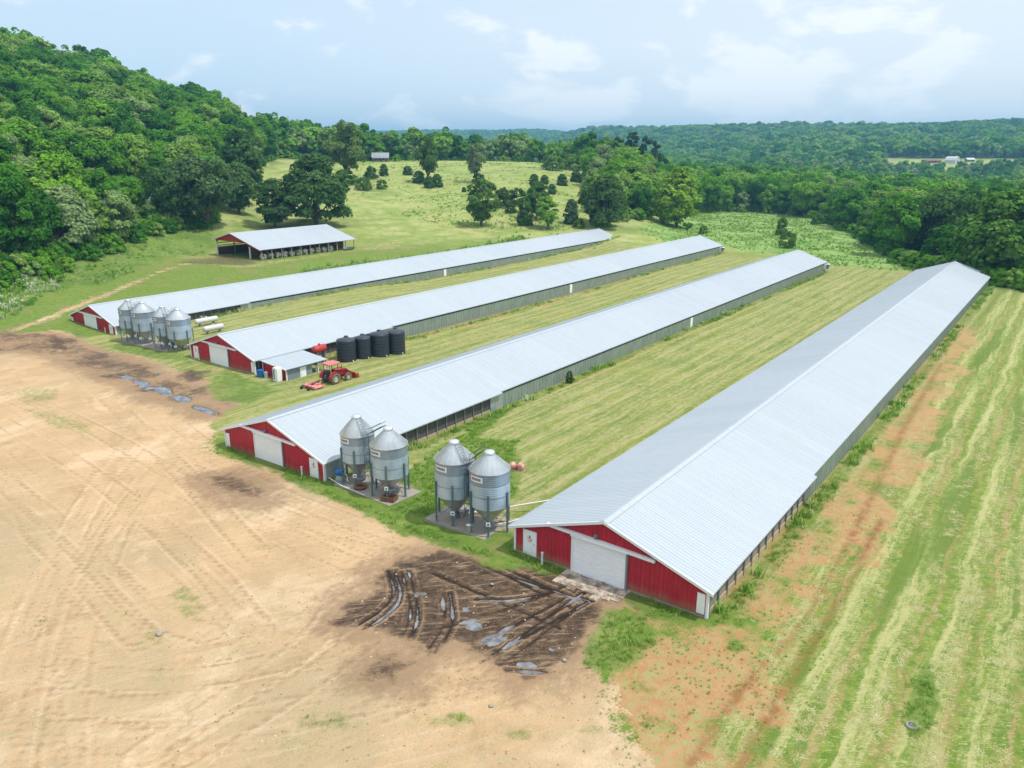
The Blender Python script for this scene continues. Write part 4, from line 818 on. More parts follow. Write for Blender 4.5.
t = thing('scrap_bin', (-40.1, 39.3, .37), 'rusty brown open box under the plain feed bin', 'box', None, .3); MB().bb(-.55, .55, -.4, -.36, 0, .4).bb(-.55, .55, .36, .4, 0, .4).bb(-.55, -.51, -.36, .36, 0, .4).bb(.51, .55, -.36, .36, 0, .4).bb(-.51, .51, -.36, .36, 0, .04).build('box_body', M_rust, t)
for k, (x, y, a) in enumerate(((-32.6, 41.0, .5), (-31.9, 41.4, -.2), (-30.3, 41.3, .9))):
    tag(MB().box((0, 0, .05), (1.8, .14, .07), 0).build('board', M_wood, None, (x, y, .69+.001*k)), ('weathered board lying behind the buckets on the right slab', 'weathered board nearest the middle of the right slab', 'weathered board by the barn end of the right slab')[k], 'board').rotation_euler = (0, 0, a)
mx, my = P(909, 741); z = T1(mx, my)
t = thing('well_cover', (mx, my, z), 'round concrete well ring with dark lid in the green patch', 'manhole'); MB().lathe([(.22, .02), (.22, .12), (.33, .12), (.35, .08), (.35, -.1)], 24).build('ring', M_conc, t); MB().lathe([(0, .08), (.215, .08), (.215, .02)], 20).bb(-.04, .04, -.12, .12, .08, .11).build('cover', M_grey, t)
# pale stones and stakes lying in the yard
t.scale = (.78, .78, .9)
rnd = random.Random(4)
for k, (a, b, r) in enumerate(((492, 596, .12), (795/3.01+300, 403/3.01+540, .13), (575/3.01+300, 543/3.01+540, .12), (612, 604, .2), (160, 640, .22))):
    x, y = P(a, b); vs = []; m = MB(); m.lathe([(0, -.3*r), (r*.8, -.2*r), (r, .1*r), (r*.6, .55*r), (0, .62*r)], 9); m.v = [(v[0]*rnd.uniform(.8, 1.3), v[1]*rnd.uniform(.7, 1.2), v[2]) for v in m.v]
    tag(m.build('stone', M_conc, None, (x, y, T1(x, y)+.03)), ('small pale stone above the mud patch', 'pale stone right of the dark mud puddle', 'pale stone below the wheel ruts', 'pale lump where the concrete apron meets mud', 'grey lump in bare yard left, below the grass patch')[k], 'stone')

# ------------------------------------------------------------------ far buildings
M_oldroof = mat('old_tin_roof', (.45, .46, .48), .5, .2, fn=lambda N: dict(col=N.mix(N.noise(N.obj(), .8, 4), (.22, .23, .26), (.36, .36, .38)))); M_plank = mat('grey_planks', (.2, .18, .17), .8, fn=lambda N: dict(col=N.mix(N.noise(N.vec('MULTIPLY', N.obj(), (3, 3, .4)), 1, 4), (.11, .10, .10), (.27, .24, .23))))
def farm(loc, rz, w, d, h, rh, label, name, cat, wm, rm, porch=False, win=2):
    t = thing(name, loc, label, cat, None, rz)
    MB().prism([(-d/2, -1), (d/2, -1), (d/2, h), (0, h+rh-.1), (-d/2, h)], -w/2, w/2, 'YZ').build('wall', wm, t)
    r = MB()
    for s in (-1, 1): r.prism([(0, h+rh), (s*(d/2+.5), h-.25), (s*(d/2+.5), h-.1), (0, h+rh+.15)], -w/2-.4, w/2+.4, 'YZ')
    r.build('roof', rm, t)
    for k in range(win): x = -w/2+w*(k+.7)/(win+.4); f = MB().bb(x-.5, x+.5, -d/2-.05, -d/2+.02, 1.0, 2.1).build('window', M_trim, t); MB().bb(x-.42, x+.42, -d/2-.08, -d/2-.052, 1.08, 2.02).build('pane', M_dark, f)
    MB().bb(w*.12, w*.12+.95, -d/2-.06, -d/2+.02, -.2, 1.95).build('door', M_dark, t)
    if porch:
        MB().prism([(-d/2-2.2, 1.9), (-d/2-.03, 2.35), (-d/2-.03, 2.45), (-d/2-2.2, 2.0)], -w/2, w/2, 'YZ').build('porch_roof', M_oldroof, t)
        for k in range(4): x = -w/2+.2+(w-.4)*k/3; MB().bb(x-.1, x+.1, -d/2-2.15, -d/2-1.95, -1, 1.95).build('porch_post', M_plank, t)
    return t
def at(px, d):
    v = ray(px, 170); h = math.hypot(v.x, v.y); x, y = v.x/h*d, v.y/h*d; return Vector((x, y, T1(x, y)))
g = at(381, 440); farm(g, YAW+.12, 8.5, 6, 2.6, 2.0, 'old grey plank cabin with tin roof on the hilltop edge of the meadow', 'cabin', 'cabin', M_plank, M_oldroof, True)
p = polar(0, 1); 
g = at(228, 268); g.z += 1.0; farm(g, YAW+.3, 9, 6.5, 3.2, 1.8, 'small house with grey-brown roof half hidden among hillside trees', 'house', 'house', M_white, M_plank)
g = at(951, 1005); t = thing('barn', g, 'far white-roofed barn in the clearing below the wooded ridge', 'barn', None, YAW+.5)
t.scale = (.68, .68, .72)
M_brick = mat('barn_red_boards', (.20, .075, .06), .7)
poly = [(-6, -1), (6, -1), (6, 4), (4.2, 7.2), (0, 9), (-4.2, 7.2), (-6, 4)]
M_oldwhite = mat('weathered_white', (.56, .57, .57), .6)
MB().prism(poly, -9, 9).build('wall', M_oldwhite, t)
r = MB()
for q in (((-6.5, 3.7), (-4.3, 7.3), (-4.1, 7.6), (-6.8, 3.8)), ((-4.3, 7.3), (0, 9.1), (0, 9.5), (-4.1, 7.6)), ((0, 9.1), (4.3, 7.3), (4.1, 7.6), (0, 9.5)), ((4.3, 7.3), (6.5, 3.7), (6.8, 3.8), (4.1, 7.6))): r.prism(q, -9.5, 9.5)
r.build('roof', M_oldwhite, t); MB().bb(-1.8, 1.8, -9.1, -8.99, -.5, 3.4).build('door', M_brick, t)
g = at(930, 1010); farm(g, YAW+.15, 20, 6, 1.8, 1.0, 'long low red shed left of the far white barn', 'long_shed', 'shed', M_brick, M_brick, False, 4)
g = at(968, 1020); farm(g, YAW, 8, 6, 2.4, 1.6, 'tiny white-roofed outbuilding right of the far barn', 'outbuilding', 'shed', M_plank, M_oldwhite, False, 1)
g = at(1008, 1720); g.z += 4; farm(g, YAW-.2, 15, 9, 4, 4, 'distant pink-brown house among trees on the right ridge', 'house', 'house', mat('pinkish_brick', (.4, .25, .22), .8), M_brick, False, 3)
g = at(158, 258); g.z = T1(g.x, g.y); t = thing('farm_trailer', g, 'white trailer glimpsed between trees at the hill foot', 'trailer', None, YAW+.1)
MB().bb(-3.4, 3.4, -1.1, 1.1, .8, 2.9).build('box', M_white, t); MB().bb(-3.3, 4.6, -.1, .1, .55, .75).build('drawbar', M_tdark, t)
for x in (-.9, .3):
    for y in (-1.05, 1.05): MB().lathe([(0, -.12), (.36, -.12), (.42, 0), (.36, .12), (0, .12)], 16, (x, y, .42), 'Y').build('wheel', M_rubber, t)

# ------------------------------------------------------------------ trees
rng = np.random.default_rng(11)
def leaf_fn(pal, transl=.36):
    def make(name):
        m = bpy.data.materials.new(name); m.use_nodes = True; N = NT(m.node_tree); N.n.remove(m.node_tree.nodes['Principled BSDF']); out = m.node_tree.nodes['Material Output']
        oi = N.new('ShaderNodeObjectInfo'); cr = N.new('ShaderNodeValToRGB'); N.put(cr.inputs[0], oi.outputs['Random'])
        e = cr.color_ramp.elements; e[0].position = pal[0][0]; e[0].color = (*pal[0][1], 1); e[1].position = pal[-1][0]; e[1].color = (*pal[-1][1], 1)
        for p_, c_ in pal[1:-1]: k = e.new(p_); k.color = (*c_, 1)
        c = N.mix(oi.outputs['Alpha'], cr.outputs[0], oi.outputs['Color'])
        v = N.attr('v'); c = N.vec('SCALE', c); sc = c.node; N.put(sc.inputs['Scale'], v)
        hue = N.mix(N.step(v, 1.0, 1.5), c, (.17, .26, .05)); 
        d = N.new('ShaderNodeBsdfDiffuse'); tr = N.new('ShaderNodeBsdfTranslucent'); mx = N.new('ShaderNodeMixShader'); mx.inputs[0].default_value = transl
        N.put(d.inputs[0], N.mix(.25, c, hue)); N.put(tr.inputs[0], N.mix(.5, c, (.13, .25, .02))); N.l.new(d.outputs[0], mx.inputs[1]); N.l.new(tr.outputs[0], mx.inputs[2]); N.l.new(mx.outputs[0], out.inputs[0]); return m
    return make
M_leaf = leaf_fn([(0, (.036, .15, .018)), (.2, (.065, .22, .022)), (.45, (.115, .31, .026)), (.7, (.20, .42, .034)), (.87, (.26, .42, .08)), (1, (.29, .40, .17))])('broad_leaves')
M_ced = leaf_fn([(0, (.05, .115, .04)), (1, (.08, .155, .05))], .1)('cedar_needles')
M_bark = mat('bark', (.1, .08, .06), .9, fn=lambda N: dict(col=N.mix(N.noise(N.vec('MULTIPLY', N.obj(), (6, 6, 1)), 2, 4), (.06, .048, .038), (.16, .135, .11))))
def quads(c, n, size, rng):                                              # leaf faces at c with normals n
    k = len(c); a = rng.normal(size=(k, 3)); n = n/np.linalg.norm(n, axis=1, keepdims=True)
    u = np.cross(n, a); u /= np.linalg.norm(u, axis=1, keepdims=True)+1e-9; w = np.cross(n, u); s = (size*rng.uniform(.6, 1.3, k))[:, None]
    v = np.stack([c-u*s*.5-w*s*.42, c+u*s*.5-w*s*.36, c+u*s*.36+w*s*.5+n*s*.12, c-u*s*.42+w*s*.42], 1).reshape(-1, 3)
    return v, np.arange(4*k).reshape(-1, 4)
def crown(H, R, base, ncl, nleaf, size, seed, shape='round', gap=0.):
    r = np.random.default_rng(seed); cc = []; cr = []
    while len(cc) < ncl:
        p = r.uniform(-1, 1, 3); q = np.linalg.norm(p)
        if q > 1 or q < .42: continue
        h = (p[2]+1)/2
        if shape == 'round': m = 1.0 if h > .3 else .68+h*1.07
        elif shape == 'cone': m = max(.06, 1-h)**.8*1.15; 
        elif shape == 'column': m = .55+.9*h*(1-h)*2-.15*h
        elif shape == 'dome': m = (1-h*h)**.5*1.0+.05
        if shape in ('cone', 'dome', 'column'):
            p[2] = r.uniform(-1, 1); h = (p[2]+1)/2; m = max(.06, 1-h)**.8*1.15 if shape == 'cone' else (.62+.42*math.sin(math.pi*min(1, h*1.05)**.8)-.3*h*h if shape == 'column' else (1-h*h)**.5+.05)
            a = r.uniform(0, 2*math.pi); rr = math.sqrt(r.uniform(.3, 1)); p = np.array([math.cos(a)*rr, math.sin(a)*rr, p[2]])
        cc.append((p[0]*R*m*.82, p[1]*R*m*.82, base+(H-base)*(.06+.86*h))); cr.append(R*r.uniform(.17, .33)*(.5 if shape == 'cone' else 1)*(.45+.55*m if shape != 'round' else 1))
    cc = np.array(cc); cr = np.array(cr)
    pick = r.choice(ncl, nleaf, p=cr**2/np.sum(cr**2)); d = r.normal(size=(nleaf, 3)); d /= np.linalg.norm(d, axis=1, keepdims=True); d[:, 2] = np.where(d[:, 2] < -.35, -d[:, 2], d[:, 2])
    rad_ = cr[pick]*r.uniform(.72, 1.08, nleaf)*(1+.25*(r.random(nleaf) < .08)); c = cc[pick]+d*rad_[:, None]*np.array([1, 1, .92])
    cen = np.array([0, 0, base+(H-base)*.4]); o = c-cen; o /= np.linalg.norm(o, axis=1, keepdims=True)
    n = d*.8+o*.5+r.normal(size=(nleaf, 3))*.42+np.array([0, 0, .3])
    v, f = quads(c, n, size, r); val = np.clip(r.normal(1, .2, nleaf)+(r.random(ncl)[pick]-.5)*.35, .5, 1.7)
    return v, f, val
def trunk_mb(H, base, r, seed, limbs=5, R=4):
    q = random.Random(seed); m = MB(); top = base+(H-base)*.55
    m.tube([(0, 0, -.8), (.02*H*q.uniform(-1, 1), .02*H*q.uniform(-1, 1), base*.6), (.03*H*q.uniform(-1, 1), .03*H*q.uniform(-1, 1), top)], [r*1.25, r*.9, r*.3], 8)
    for k in range(limbs):
        a = 2*math.pi*k/limbs+q.uniform(-.4, .4); z = base*q.uniform(.7, 1.3); e = R*q.uniform(.45, .75)
        m.tube([(0, 0, z), (e*.5*math.cos(a), e*.5*math.sin(a), z+(H-z)*.22), (e*math.cos(a), e*math.sin(a), z+(H-z)*.5)], [r*.5, r*.32, r*.1], 6)
    return m
class Proto: pass
def proto(H, R, base, ncl, nleaf, size, seed, shape='round', lm=None, tr=.28, limbs=5):
    p = Proto(); v, f, val = crown(H, R, base, ncl, nleaf, size, seed, shape); lm = lm or M_leaf; p.H = H; p.R = R
    p.crown = npmesh('crown', v, f, [lm], {'v': ('FACE', val)}); tm = trunk_mb(H, base, tr, seed, limbs, R); p.trunk = tm.mesh('trunk', M_bark)
    nv = len(v); tv = np.array(tm.v); tf = [tuple(i+nv for i in q) for q in tm.f if len(q) == 4]
    p.joined = npmesh('tree', np.vstack([v, tv]), np.vstack([f, np.array(tf)]), [lm, M_bark], {'v': ('FACE', np.concatenate([val, np.ones(len(tf))]))})
    mi = np.zeros(len(f)+len(tf), np.int32); mi[len(f):] = 1; p.joined.polygons.foreach_set('material_index', mi)
    return p
PR = [proto(11, 4.4, .9, 60, 9000, .36, 1), proto(13.5, 4.4, 1.2, 70, 10000, .36, 2), proto(12, 5.4, 1.0, 80, 11000, .37, 3), proto(12.5, 4.0, .8, 52, 9000, .36, 4), proto(10, 4.8, .6, 64, 9500, .37, 5, 'dome')]
PMID = [proto(11, 4.4, .8, 36, 2600, .66, 21), proto(13.5, 4.4, 1.0, 40, 2800, .66, 22), proto(12, 5.2, .8, 44, 3000, .68, 23)]
PFAR = [proto(11, 4.8, 1.5, 14, 420, 1.7, 31, limbs=0), proto(13.5, 4.8, 1.5, 16, 460, 1.7, 32, limbs=0), proto(10, 5.4, 1.2, 14, 420, 1.7, 33, limbs=0)]
P_COL = proto(13, 3.6, .4, 80, 9000, .36, 41, 'column', None, .22); P_CED = proto(5.0, 2.1, -.3, 90, 5200, .24, 42, 'dome', M_ced, .12, 0); P_BUSH = proto(2.6, 1.9, .05, 30, 2200, .22, 43, 'dome', None, .06, 4); P_PINE = proto(15, 3.4, 3.5, 34, 5000, .40, 44, 'column', M_ced, .28); P_OPEN = proto(12, 4.4, 1.6, 40, 6000, .36, 45, 'round', None, .28, 7)
P_LOL = proto(2.6, 1.1, .9, 14, 1200, .2, 46, 'round', None, .07, 3)
def plant(name, p, loc, h, label, cat='tree', group=None, color=None, wide=1., parts=True, rz=None):
    s = h/p.H; loc = Vector(loc); rz = rng.uniform(0, 6.28) if rz is None else rz
    if parts:
        t = thing(name, loc, label, cat, group, rz); t.scale = (s*wide, s*wide, s)
        for n, me in (('crown', p.crown), ('trunk', p.trunk)):
            o = bpy.data.objects.new(n, me); COL.objects.link(o); o.parent = t; o.color = (*color, 1) if color else (1, 1, 1, 0)
        return t
    o = bpy.data.objects.new(name, p.joined); COL.objects.link(o); o.location = loc; o.scale = (s*wide, s*wide, s); o.rotation_euler = (0, 0, rz); o.color = (*color, 1) if color else (1, 1, 1, 0)
    return tag(o, label, cat, group)
FEAT = []
def feat(name, p, px, pyb, pyt, wpx, label, cat='tree', color=None, dist=None, group=None):
    g = G(px, pyb) if dist is None else at(px, dist)
    d = (g-Vector((0, 0, CAMH))).dot(_fw); h = (pyb-pyt)*d/FOC*1.03
    if dist is not None: q = proj(g); h = (q[1]-pyt)*d/FOC*1.03
    w = wpx*d/FOC/2; plant(name, p, g, h, label, cat, group, color, w/(p.R*h/p.H)); FEAT.append((g.x, g.y, w))
DK, MD, LT, YL, GY = (.062, .14, .036), (.10, .21, .036), (.15, .27, .04), (.19, .29, .04), (.19, .25, .11)
feat('broadleaf_tree', PR[0], 482, 226, 182, 37, 'round dark tree standing alone behind the far end of the leftmost house', color=(0.111, 0.211, 0.053))
feat('broadleaf_tree', P_OPEN, 476, 182, 145, 23, 'pale-crowned tree standing alone high on the hill meadow', color=GY)
feat('bush', P_BUSH, 479, 183, 174, 15, 'dark bush at the foot of the lone pale hill tree', 'bush', DK)
feat('broadleaf_tree', P_OPEN, 428, 183, 138, 27, 'tall dark tree in mid meadow with conifer shrubs at its foot', color=(0.099, 0.189, 0.048))
feat('cedar_tree', P_CED, 419, 183, 171, 14, 'dark shrubby cedar left of the tall meadow tree foot', 'cedar', DK); feat('cedar_tree', P_CED, 437, 187, 174, 13, 'dark shrubby cedar right of the tall meadow tree foot', 'cedar', DK); feat('cedar_tree', P_CED, 429, 188, 176, 12, 'dark shrubby cedar in front of the tall meadow tree', 'cedar', DK)
feat('oak_tree', P_OPEN, 347, 182, 124, 44, 'tall oak at the left edge of the hill meadow below the cabin', color=(0.166, 0.255, 0.066))
feat('bush', P_BUSH, 345, 184, 170, 28, 'leafy bush crowding the foot of the meadow-edge oak', 'bush', MD)
feat('cedar_tree', P_CED, 408, 175, 166, 11, 'low rounded cedar alone between cabin and meadow tree', 'cedar', DK)
feat('cedar_tree', P_CED, 384, 176, 164, 10, 'dark upright cedar just below the cabin', 'cedar', DK); feat('bush', P_BUSH, 371, 179, 167, 15, 'green bush below and left of the cabin', 'bush', (.085, .19, .03)); feat('bush', P_BUSH, 364, 190, 178, 18, 'broad low bush on the track bank below the cabin', 'bush', (.11, .21, .035)); feat('bush', P_BUSH, 382, 189, 180, 12, 'small bush right of the broad track-bank bush', 'bush', MD)
feat('cedar_tree', P_CED, 534, 184, 174, 11, 'first of two paired cedars on the pale meadow, left one', 'cedar', DK); feat('cedar_tree', P_CED, 544.5, 184, 175, 10, 'right one of two paired cedars on the pale meadow', 'cedar', DK); feat('cedar_tree', P_CED, 562, 185.5, 174, 12, 'cone-shaped cedar alone right of the cedar pair', 'cedar', DK); feat('cedar_tree', P_CED, 576, 182, 170, 12, 'tall cedar at the meadow edge nearest the right-hand woods', 'cedar', DK); feat('cedar_tree', P_CED, 552, 194, 184, 10, 'small cedar just behind the bright green tree clump', 'cedar', DK)
feat('cedar_tree', P_CED, 464, 192, 187, 5, 'tiny cedar seedling left above the lone round tree', 'cedar', DK)
feat('bush', P_BUSH, 503, 207, 189, 22, 'dark thicket bush right behind the lone round tree, left half', 'bush', DK); feat('bush', P_BUSH, 517, 205, 189, 20, 'dark thicket bush right behind the lone round tree, right half', 'bush', DK); feat('bush', P_BUSH, 511, 213, 204, 13, 'round dark bush below the thicket', 'bush', DK)
feat('broadleaf_tree', PR[1], 537, 220, 182, 28, 'dark round-topped tree at the back of the clump behind the first house', color=(0.088, 0.189, 0.044)); feat('broadleaf_tree', PR[3], 548, 229, 197, 26, 'bright green tree at the front of the clump behind the first house', color=(0.221, 0.420, 0.056)); feat('cedar_tree', P_CED, 525, 225, 197, 17, 'tall dark cedar left of the bright green tree', 'cedar', DK)
feat('broadleaf_tree', PR[4], 606, 227, 176, 44, 'big dark tree right behind the far end of the leftmost house', color=(0.075, 0.155, 0.044)); feat('broadleaf_tree', PR[2], 590, 222, 184, 28, 'medium dark tree left of the big dark one behind the first house', color=(0.088, 0.177, 0.053)); feat('bush', P_BUSH, 579, 228, 219, 14, 'small green bush before the wood behind the first house', 'bush', MD); feat('cedar_tree', P_CED, 571, 224, 199, 16, 'grey-green cedar between bright tree and dark wood', 'cedar', (.07, .13, .055))
feat('broadleaf_tree', P_COL, 676, 227, 168, 46, 'bright yellow-green column-shaped tree before the right woods', color=(0.265, 0.442, 0.044)); feat('small_tree', P_LOL, 687, 236, 222, 10, 'tiny round tree on a stem near the second house end', color=MD); feat('bush', P_BUSH, 703, 234, 226, 10, 'small bush in tall grass behind the second house end', 'bush', LT)
feat('broadleaf_tree', PR[4], 316, 226, 157, 74, 'huge dark spreading tree right behind the open hay shed', color=(0.070, 0.151, 0.042)); feat('broadleaf_tree', PR[0], 276, 228, 182, 52, 'dark low tree left of the huge one behind the hay shed', color=(0.066, 0.137, 0.044)); feat('oak_tree', PR[2], 208, 228, 154, 66, 'large grey-green oak with visible trunk left of the hay shed', color=(0.111, 0.195, 0.075)); feat('broadleaf_tree', PR[1], 247, 205, 132, 46, 'tall dark tree rising behind the oak, at the meadow corner', color=(0.075, 0.159, 0.048)); feat('broadleaf_tree', PR[0], 240, 214, 166, 44, 'rounded mid-green tree between the oak and the shed tree', color=(0.092, 0.189, 0.048)); feat('broadleaf_tree', PR[2], 172, 226, 165, 46, 'dense mid-green tree left beside the grey-green oak', color=(0.088, 0.189, 0.048))
for k, (px, b, t_, w) in enumerate(((618, 172, 138, 18), (632, 172, 134, 24), (646, 173, 138, 20), (655, 176, 143, 15))): feat('pine_tree', P_PINE, px, b, t_, w, ('dark pine at left end of the dark conifer knot on the skyline', 'tallest dark pine in the conifer knot on the skyline', 'broad dark pine right of the tallest in the conifer knot', 'shortest dark pine at right end of the conifer knot')[k], 'pine', (.034, .08, .04), 400)
for k, (px, b, t_, w) in enumerate(((553, 170, 156, 24), (572, 170, 155, 26), (592, 171, 155, 28))): feat('willow_bush', P_BUSH, px, b, t_, w, ('leftmost light green rounded thicket below the treeline', 'middle light green rounded thicket below the treeline', 'rightmost light green rounded thicket beside the dark pines')[k], 'bush', (.14, .27, .045))
feat('broadleaf_tree', PR[4], 1000, 280, 192, 100, 'big bright-topped tree at the right picture edge by the nearest house end', color=(0.111, 0.243, 0.040)); feat('broadleaf_tree', PR[2], 945, 258, 190, 62, 'dark spreading tree left of the big edge tree, behind the nearest house', color=(0.085, 0.177, 0.044)); feat('broadleaf_tree', PR[0], 1030, 272, 180, 70, 'tree cut by the right picture edge behind the big bright one', color=(0.099, 0.221, 0.044)); feat('bush', P_BUSH, 1008, 282, 252, 46, 'rounded bush at the foot of the big right edge tree', 'bush', (.085, .2, .03)); feat('bush', P_BUSH, 962, 274, 252, 30, 'dark shrub right behind the far gable of the nearest house', 'bush', DK)
for k, (px, b, t_, w) in enumerate(((787, 248, 232, 18), (781, 236, 218, 12), (817, 225, 214, 13), (836, 218, 200, 18), (795, 216, 208, 8), (885, 236, 226, 16))): feat('sapling', P_BUSH if k != 3 else PR[0], px, b, t_, w, ('leafy sapling nearest the third house end in the tall meadow', 'slim sapling behind the leafy one in the tall meadow', 'small sapling in the middle of the tall meadow', 'dark young tree standing in front of the wood at the far meadow edge', 'faint sapling at the far edge of the tall meadow', 'low bush before the right woods')[k], 'sapling', (.11, .23, .04) if k != 3 else DK)
feat('shrub', P_BUSH, 569.5, 383, 371, 9, 'single dark shrub against the side wall of the third house', 'shrub', (.06, .13, .03))
for k, (px, b, t_, w) in enumerate(((430, 238, 0, 0),)): pass

# woodland: every tree placed once; the largest in view are objects, the rest one mass
def cand(r0, r1, b0, b1, sp, seed):
    r = np.random.default_rng(seed); ext = r1*1.02; n = int(2*ext/sp); ii = np.arange(-n//2, n//2)*sp
    gx_, gy_ = np.meshgrid(ii, ii); x = gx_.ravel()+r.uniform(-.42, .42, gx_.size)*sp; y = gy_.ravel()+r.uniform(-.42, .42, gx_.size)*sp
    b, d = polar(x, y); k = (d >= r0) & (d < r1) & (b > b0) & (b < b1); x, y = x[k], y[k]; k = in_forest(x, y); return x[k], y[k]
_bb = np.arange(-50, 50, .5); _dd = np.concatenate([np.arange(60, 700, 8), np.arange(700, 3600, 30)])
BB, DD = np.meshgrid(np.radians(_bb), _dd, indexing='ij'); xx = DD*(np.sin(BB)*CY-np.cos(BB)*SY); yy = DD*(np.sin(BB)*SY+np.cos(BB)*CY)
tt = T(xx.ravel(), yy.ravel()).reshape(xx.shape); ff = in_forest(xx.ravel(), yy.ravel()).reshape(xx.shape)
RUN = np.maximum.accumulate((tt+ff*6.-CAMH)/DD, axis=1)
def visible(x, y, z, h):
    b, d = polar(x, y); i = np.clip(((b+50)/.5).astype(int), 0, len(_bb)-1); j = np.clip(np.searchsorted(_dd, d*.97-6)-1, 0, len(_dd)-1)
    return ((z+h-CAMH)/d > RUN[i, j]-.012) & (np.abs(b) < 44)
pts = []
for r0, r1, sp, sd in ((110, 420, 6.9, 1), (420, 760, 8.2, 2), (760, 1300, 9.5, 3), (1300, 3600, 12.5, 4)):
    x, y = cand(r0, r1, -46, 44, sp, sd); z = T(x, y); h = np.random.default_rng(sd+50).uniform(8, 18, len(x)); k = visible(x, y, z, h); pts.append(np.stack([x[k], y[k], z[k], h[k]], 1))
pts = np.vstack(pts)
b, d = polar(pts[:, 0], pts[:, 1])
keep = np.ones(len(pts), bool)
for fx, fy, fw_ in FEAT: keep &= (np.hypot(pts[:, 0]-fx, pts[:, 1]-fy) > fw_*.9+2) & ~((np.hypot(pts[:, 0], pts[:, 1]) < math.hypot(fx, fy)) & (np.hypot(pts[:, 0]-fx*.95, pts[:, 1]-fy*.95) < fw_+3.5))
for gx_, gy_, gr in ((*at(228, 262).xy, 9), (*at(158, 252).xy, 8), (*at(951, 1000).xy, 22), (*G(381, 162).xy, 9), (*at(1008, 1700).xy, 26)): keep &= np.hypot(pts[:, 0]-gx_, pts[:, 1]-gy_) > gr
pts = pts[keep]; b, d = b[keep], d[keep]
pxy = np.array([proj(p[:3])[:2] for p in pts]); inv = (pxy[:, 0] > -25) & (pxy[:, 0] < 1050)
size = np.where(inv, pts[:, 3]/d, 0); order = np.argsort(-size); NIND = 255; ind = order[:NIND]; rest = order[NIND:]
for k in ind:
    x, y, z, h = pts[k]; p = PR[rng.integers(0, 5)]; left = b[k] < 0
    plant('woodland_tree', p, (x, y, z), h, 'leafy green tree in the dense wood climbing the left hillside' if left else 'leafy green tree in the dense wood at the right valley edge', 'tree', 'trees of the left hillside wood' if left else 'trees of the right valley wood', None, rng.uniform(.9, 1.15), False)

# one mass from many copies of a few shapes (far woods, grass, weeds)
def scatter(name, P3, rot, scl, idx, protos, tilt=None):
    me = bpy.data.meshes.new(name); n = len(P3); me.vertices.add(n); me.vertices.foreach_set('co', np.asarray(P3, np.float32).ravel())
    rv = np.zeros((n, 3), np.float32); rv[:, 2] = rot
    if tilt is not None: rv[:, 0] = tilt
    a = me.attributes.new('rot', 'FLOAT_VECTOR', 'POINT'); a.data.foreach_set('vector', rv.ravel())
    a = me.attributes.new('scl', 'FLOAT', 'POINT'); a.data.foreach_set('value', np.asarray(scl, np.float32)); a = me.attributes.new('idx', 'INT', 'POINT'); a.data.foreach_set('value', np.asarray(idx, np.int32))
    c = bpy.data.collections.new(name+'_shapes')
    for k, p in enumerate(protos): o = bpy.data.objects.new('%s_shape_%02d' % (name, k), p); o.color = (1, 1, 1, 0); c.objects.link(o)
    ob = bpy.data.objects.new(name, me); COL.objects.link(ob); ob.color = (1, 1, 1, 0)
    ng = bpy.data.node_groups.new(name, 'GeometryNodeTree'); ng.interface.new_socket('Geometry', in_out='INPUT', socket_type='NodeSocketGeometry'); ng.interface.new_socket('Geometry', in_out='OUTPUT', socket_type='NodeSocketGeometry')
    N = ng.nodes; L = ng.links; gi = N.new('NodeGroupInput'); go = N.new('NodeGroupOutput'); ci = N.new('GeometryNodeCollectionInfo'); ci.inputs['Collection'].default_value = c; ci.inputs['Separate Children'].default_value = True; ci.inputs['Reset Children'].default_value = True
    iop = N.new('GeometryNodeInstanceOnPoints'); iop.inputs['Pick Instance'].default_value = True
    def na(nm, ty): q = N.new('GeometryNodeInputNamedAttribute'); q.data_type = ty; q.inputs[0].default_value = nm; return q.outputs[0]
    e2r = N.new('FunctionNodeEulerToRotation'); L.new(na('rot', 'FLOAT_VECTOR'), e2r.inputs[0])
    L.new(gi.outputs[0], iop.inputs['Points']); L.new(ci.outputs[0], iop.inputs['Instance']); L.new(na('idx', 'INT'), iop.inputs['Instance Index']); L.new(e2r.outputs[0], iop.inputs['Rotation']); L.new(na('scl', 'FLOAT'), iop.inputs['Scale']); L.new(iop.outputs[0], go.inputs[0])
    md = ob.modifiers.new('scatter', 'NODES'); md.node_group = ng; return tag(ob, kind='stuff')
R_ = pts[rest]; dR = d[rest]; nr = np.random.default_rng(77); u = nr.integers(0, 3, len(R_)); cls = np.where(dR < 420, 0, np.where(dR < 950, 1, 2)); idx_ = cls*3+u
hp = np.array([p.H for p in PR[:3]+PMID+PFAR])
o = scatter('woods', R_[:, :3]-np.array([0, 0, .3]), nr.uniform(0, 6.28, len(R_)), R_[:, 3]/hp[idx_]*nr.uniform(.95, 1.15, len(R_)), idx_, [p.joined for p in PR[:3]+PMID+PFAR])
print('woods', len(R_), 'individual', len(ind))
# undergrowth along the wood edges
e = []
for q in range(9000):
    bq = nr.uniform(-38, 36); dq = float(foot(bq))+nr.normal(0, 4)+1
    if bq > -20 and bq < 6 and nr.random() < .5: continue
    a = rad(bq); e.append((dq*(math.sin(a)*CY-math.cos(a)*SY), dq*(math.sin(a)*SY+math.cos(a)*CY)))
    if len(e) > 900: break
e = np.array(e); scatter('undergrowth', np.column_stack([e, T(e[:, 0], e[:, 1])-.1]), nr.uniform(0, 6.28, len(e)), nr.uniform(.45, 1.5, len(e)), np.zeros(len(e), int), [P_BUSH.joined])

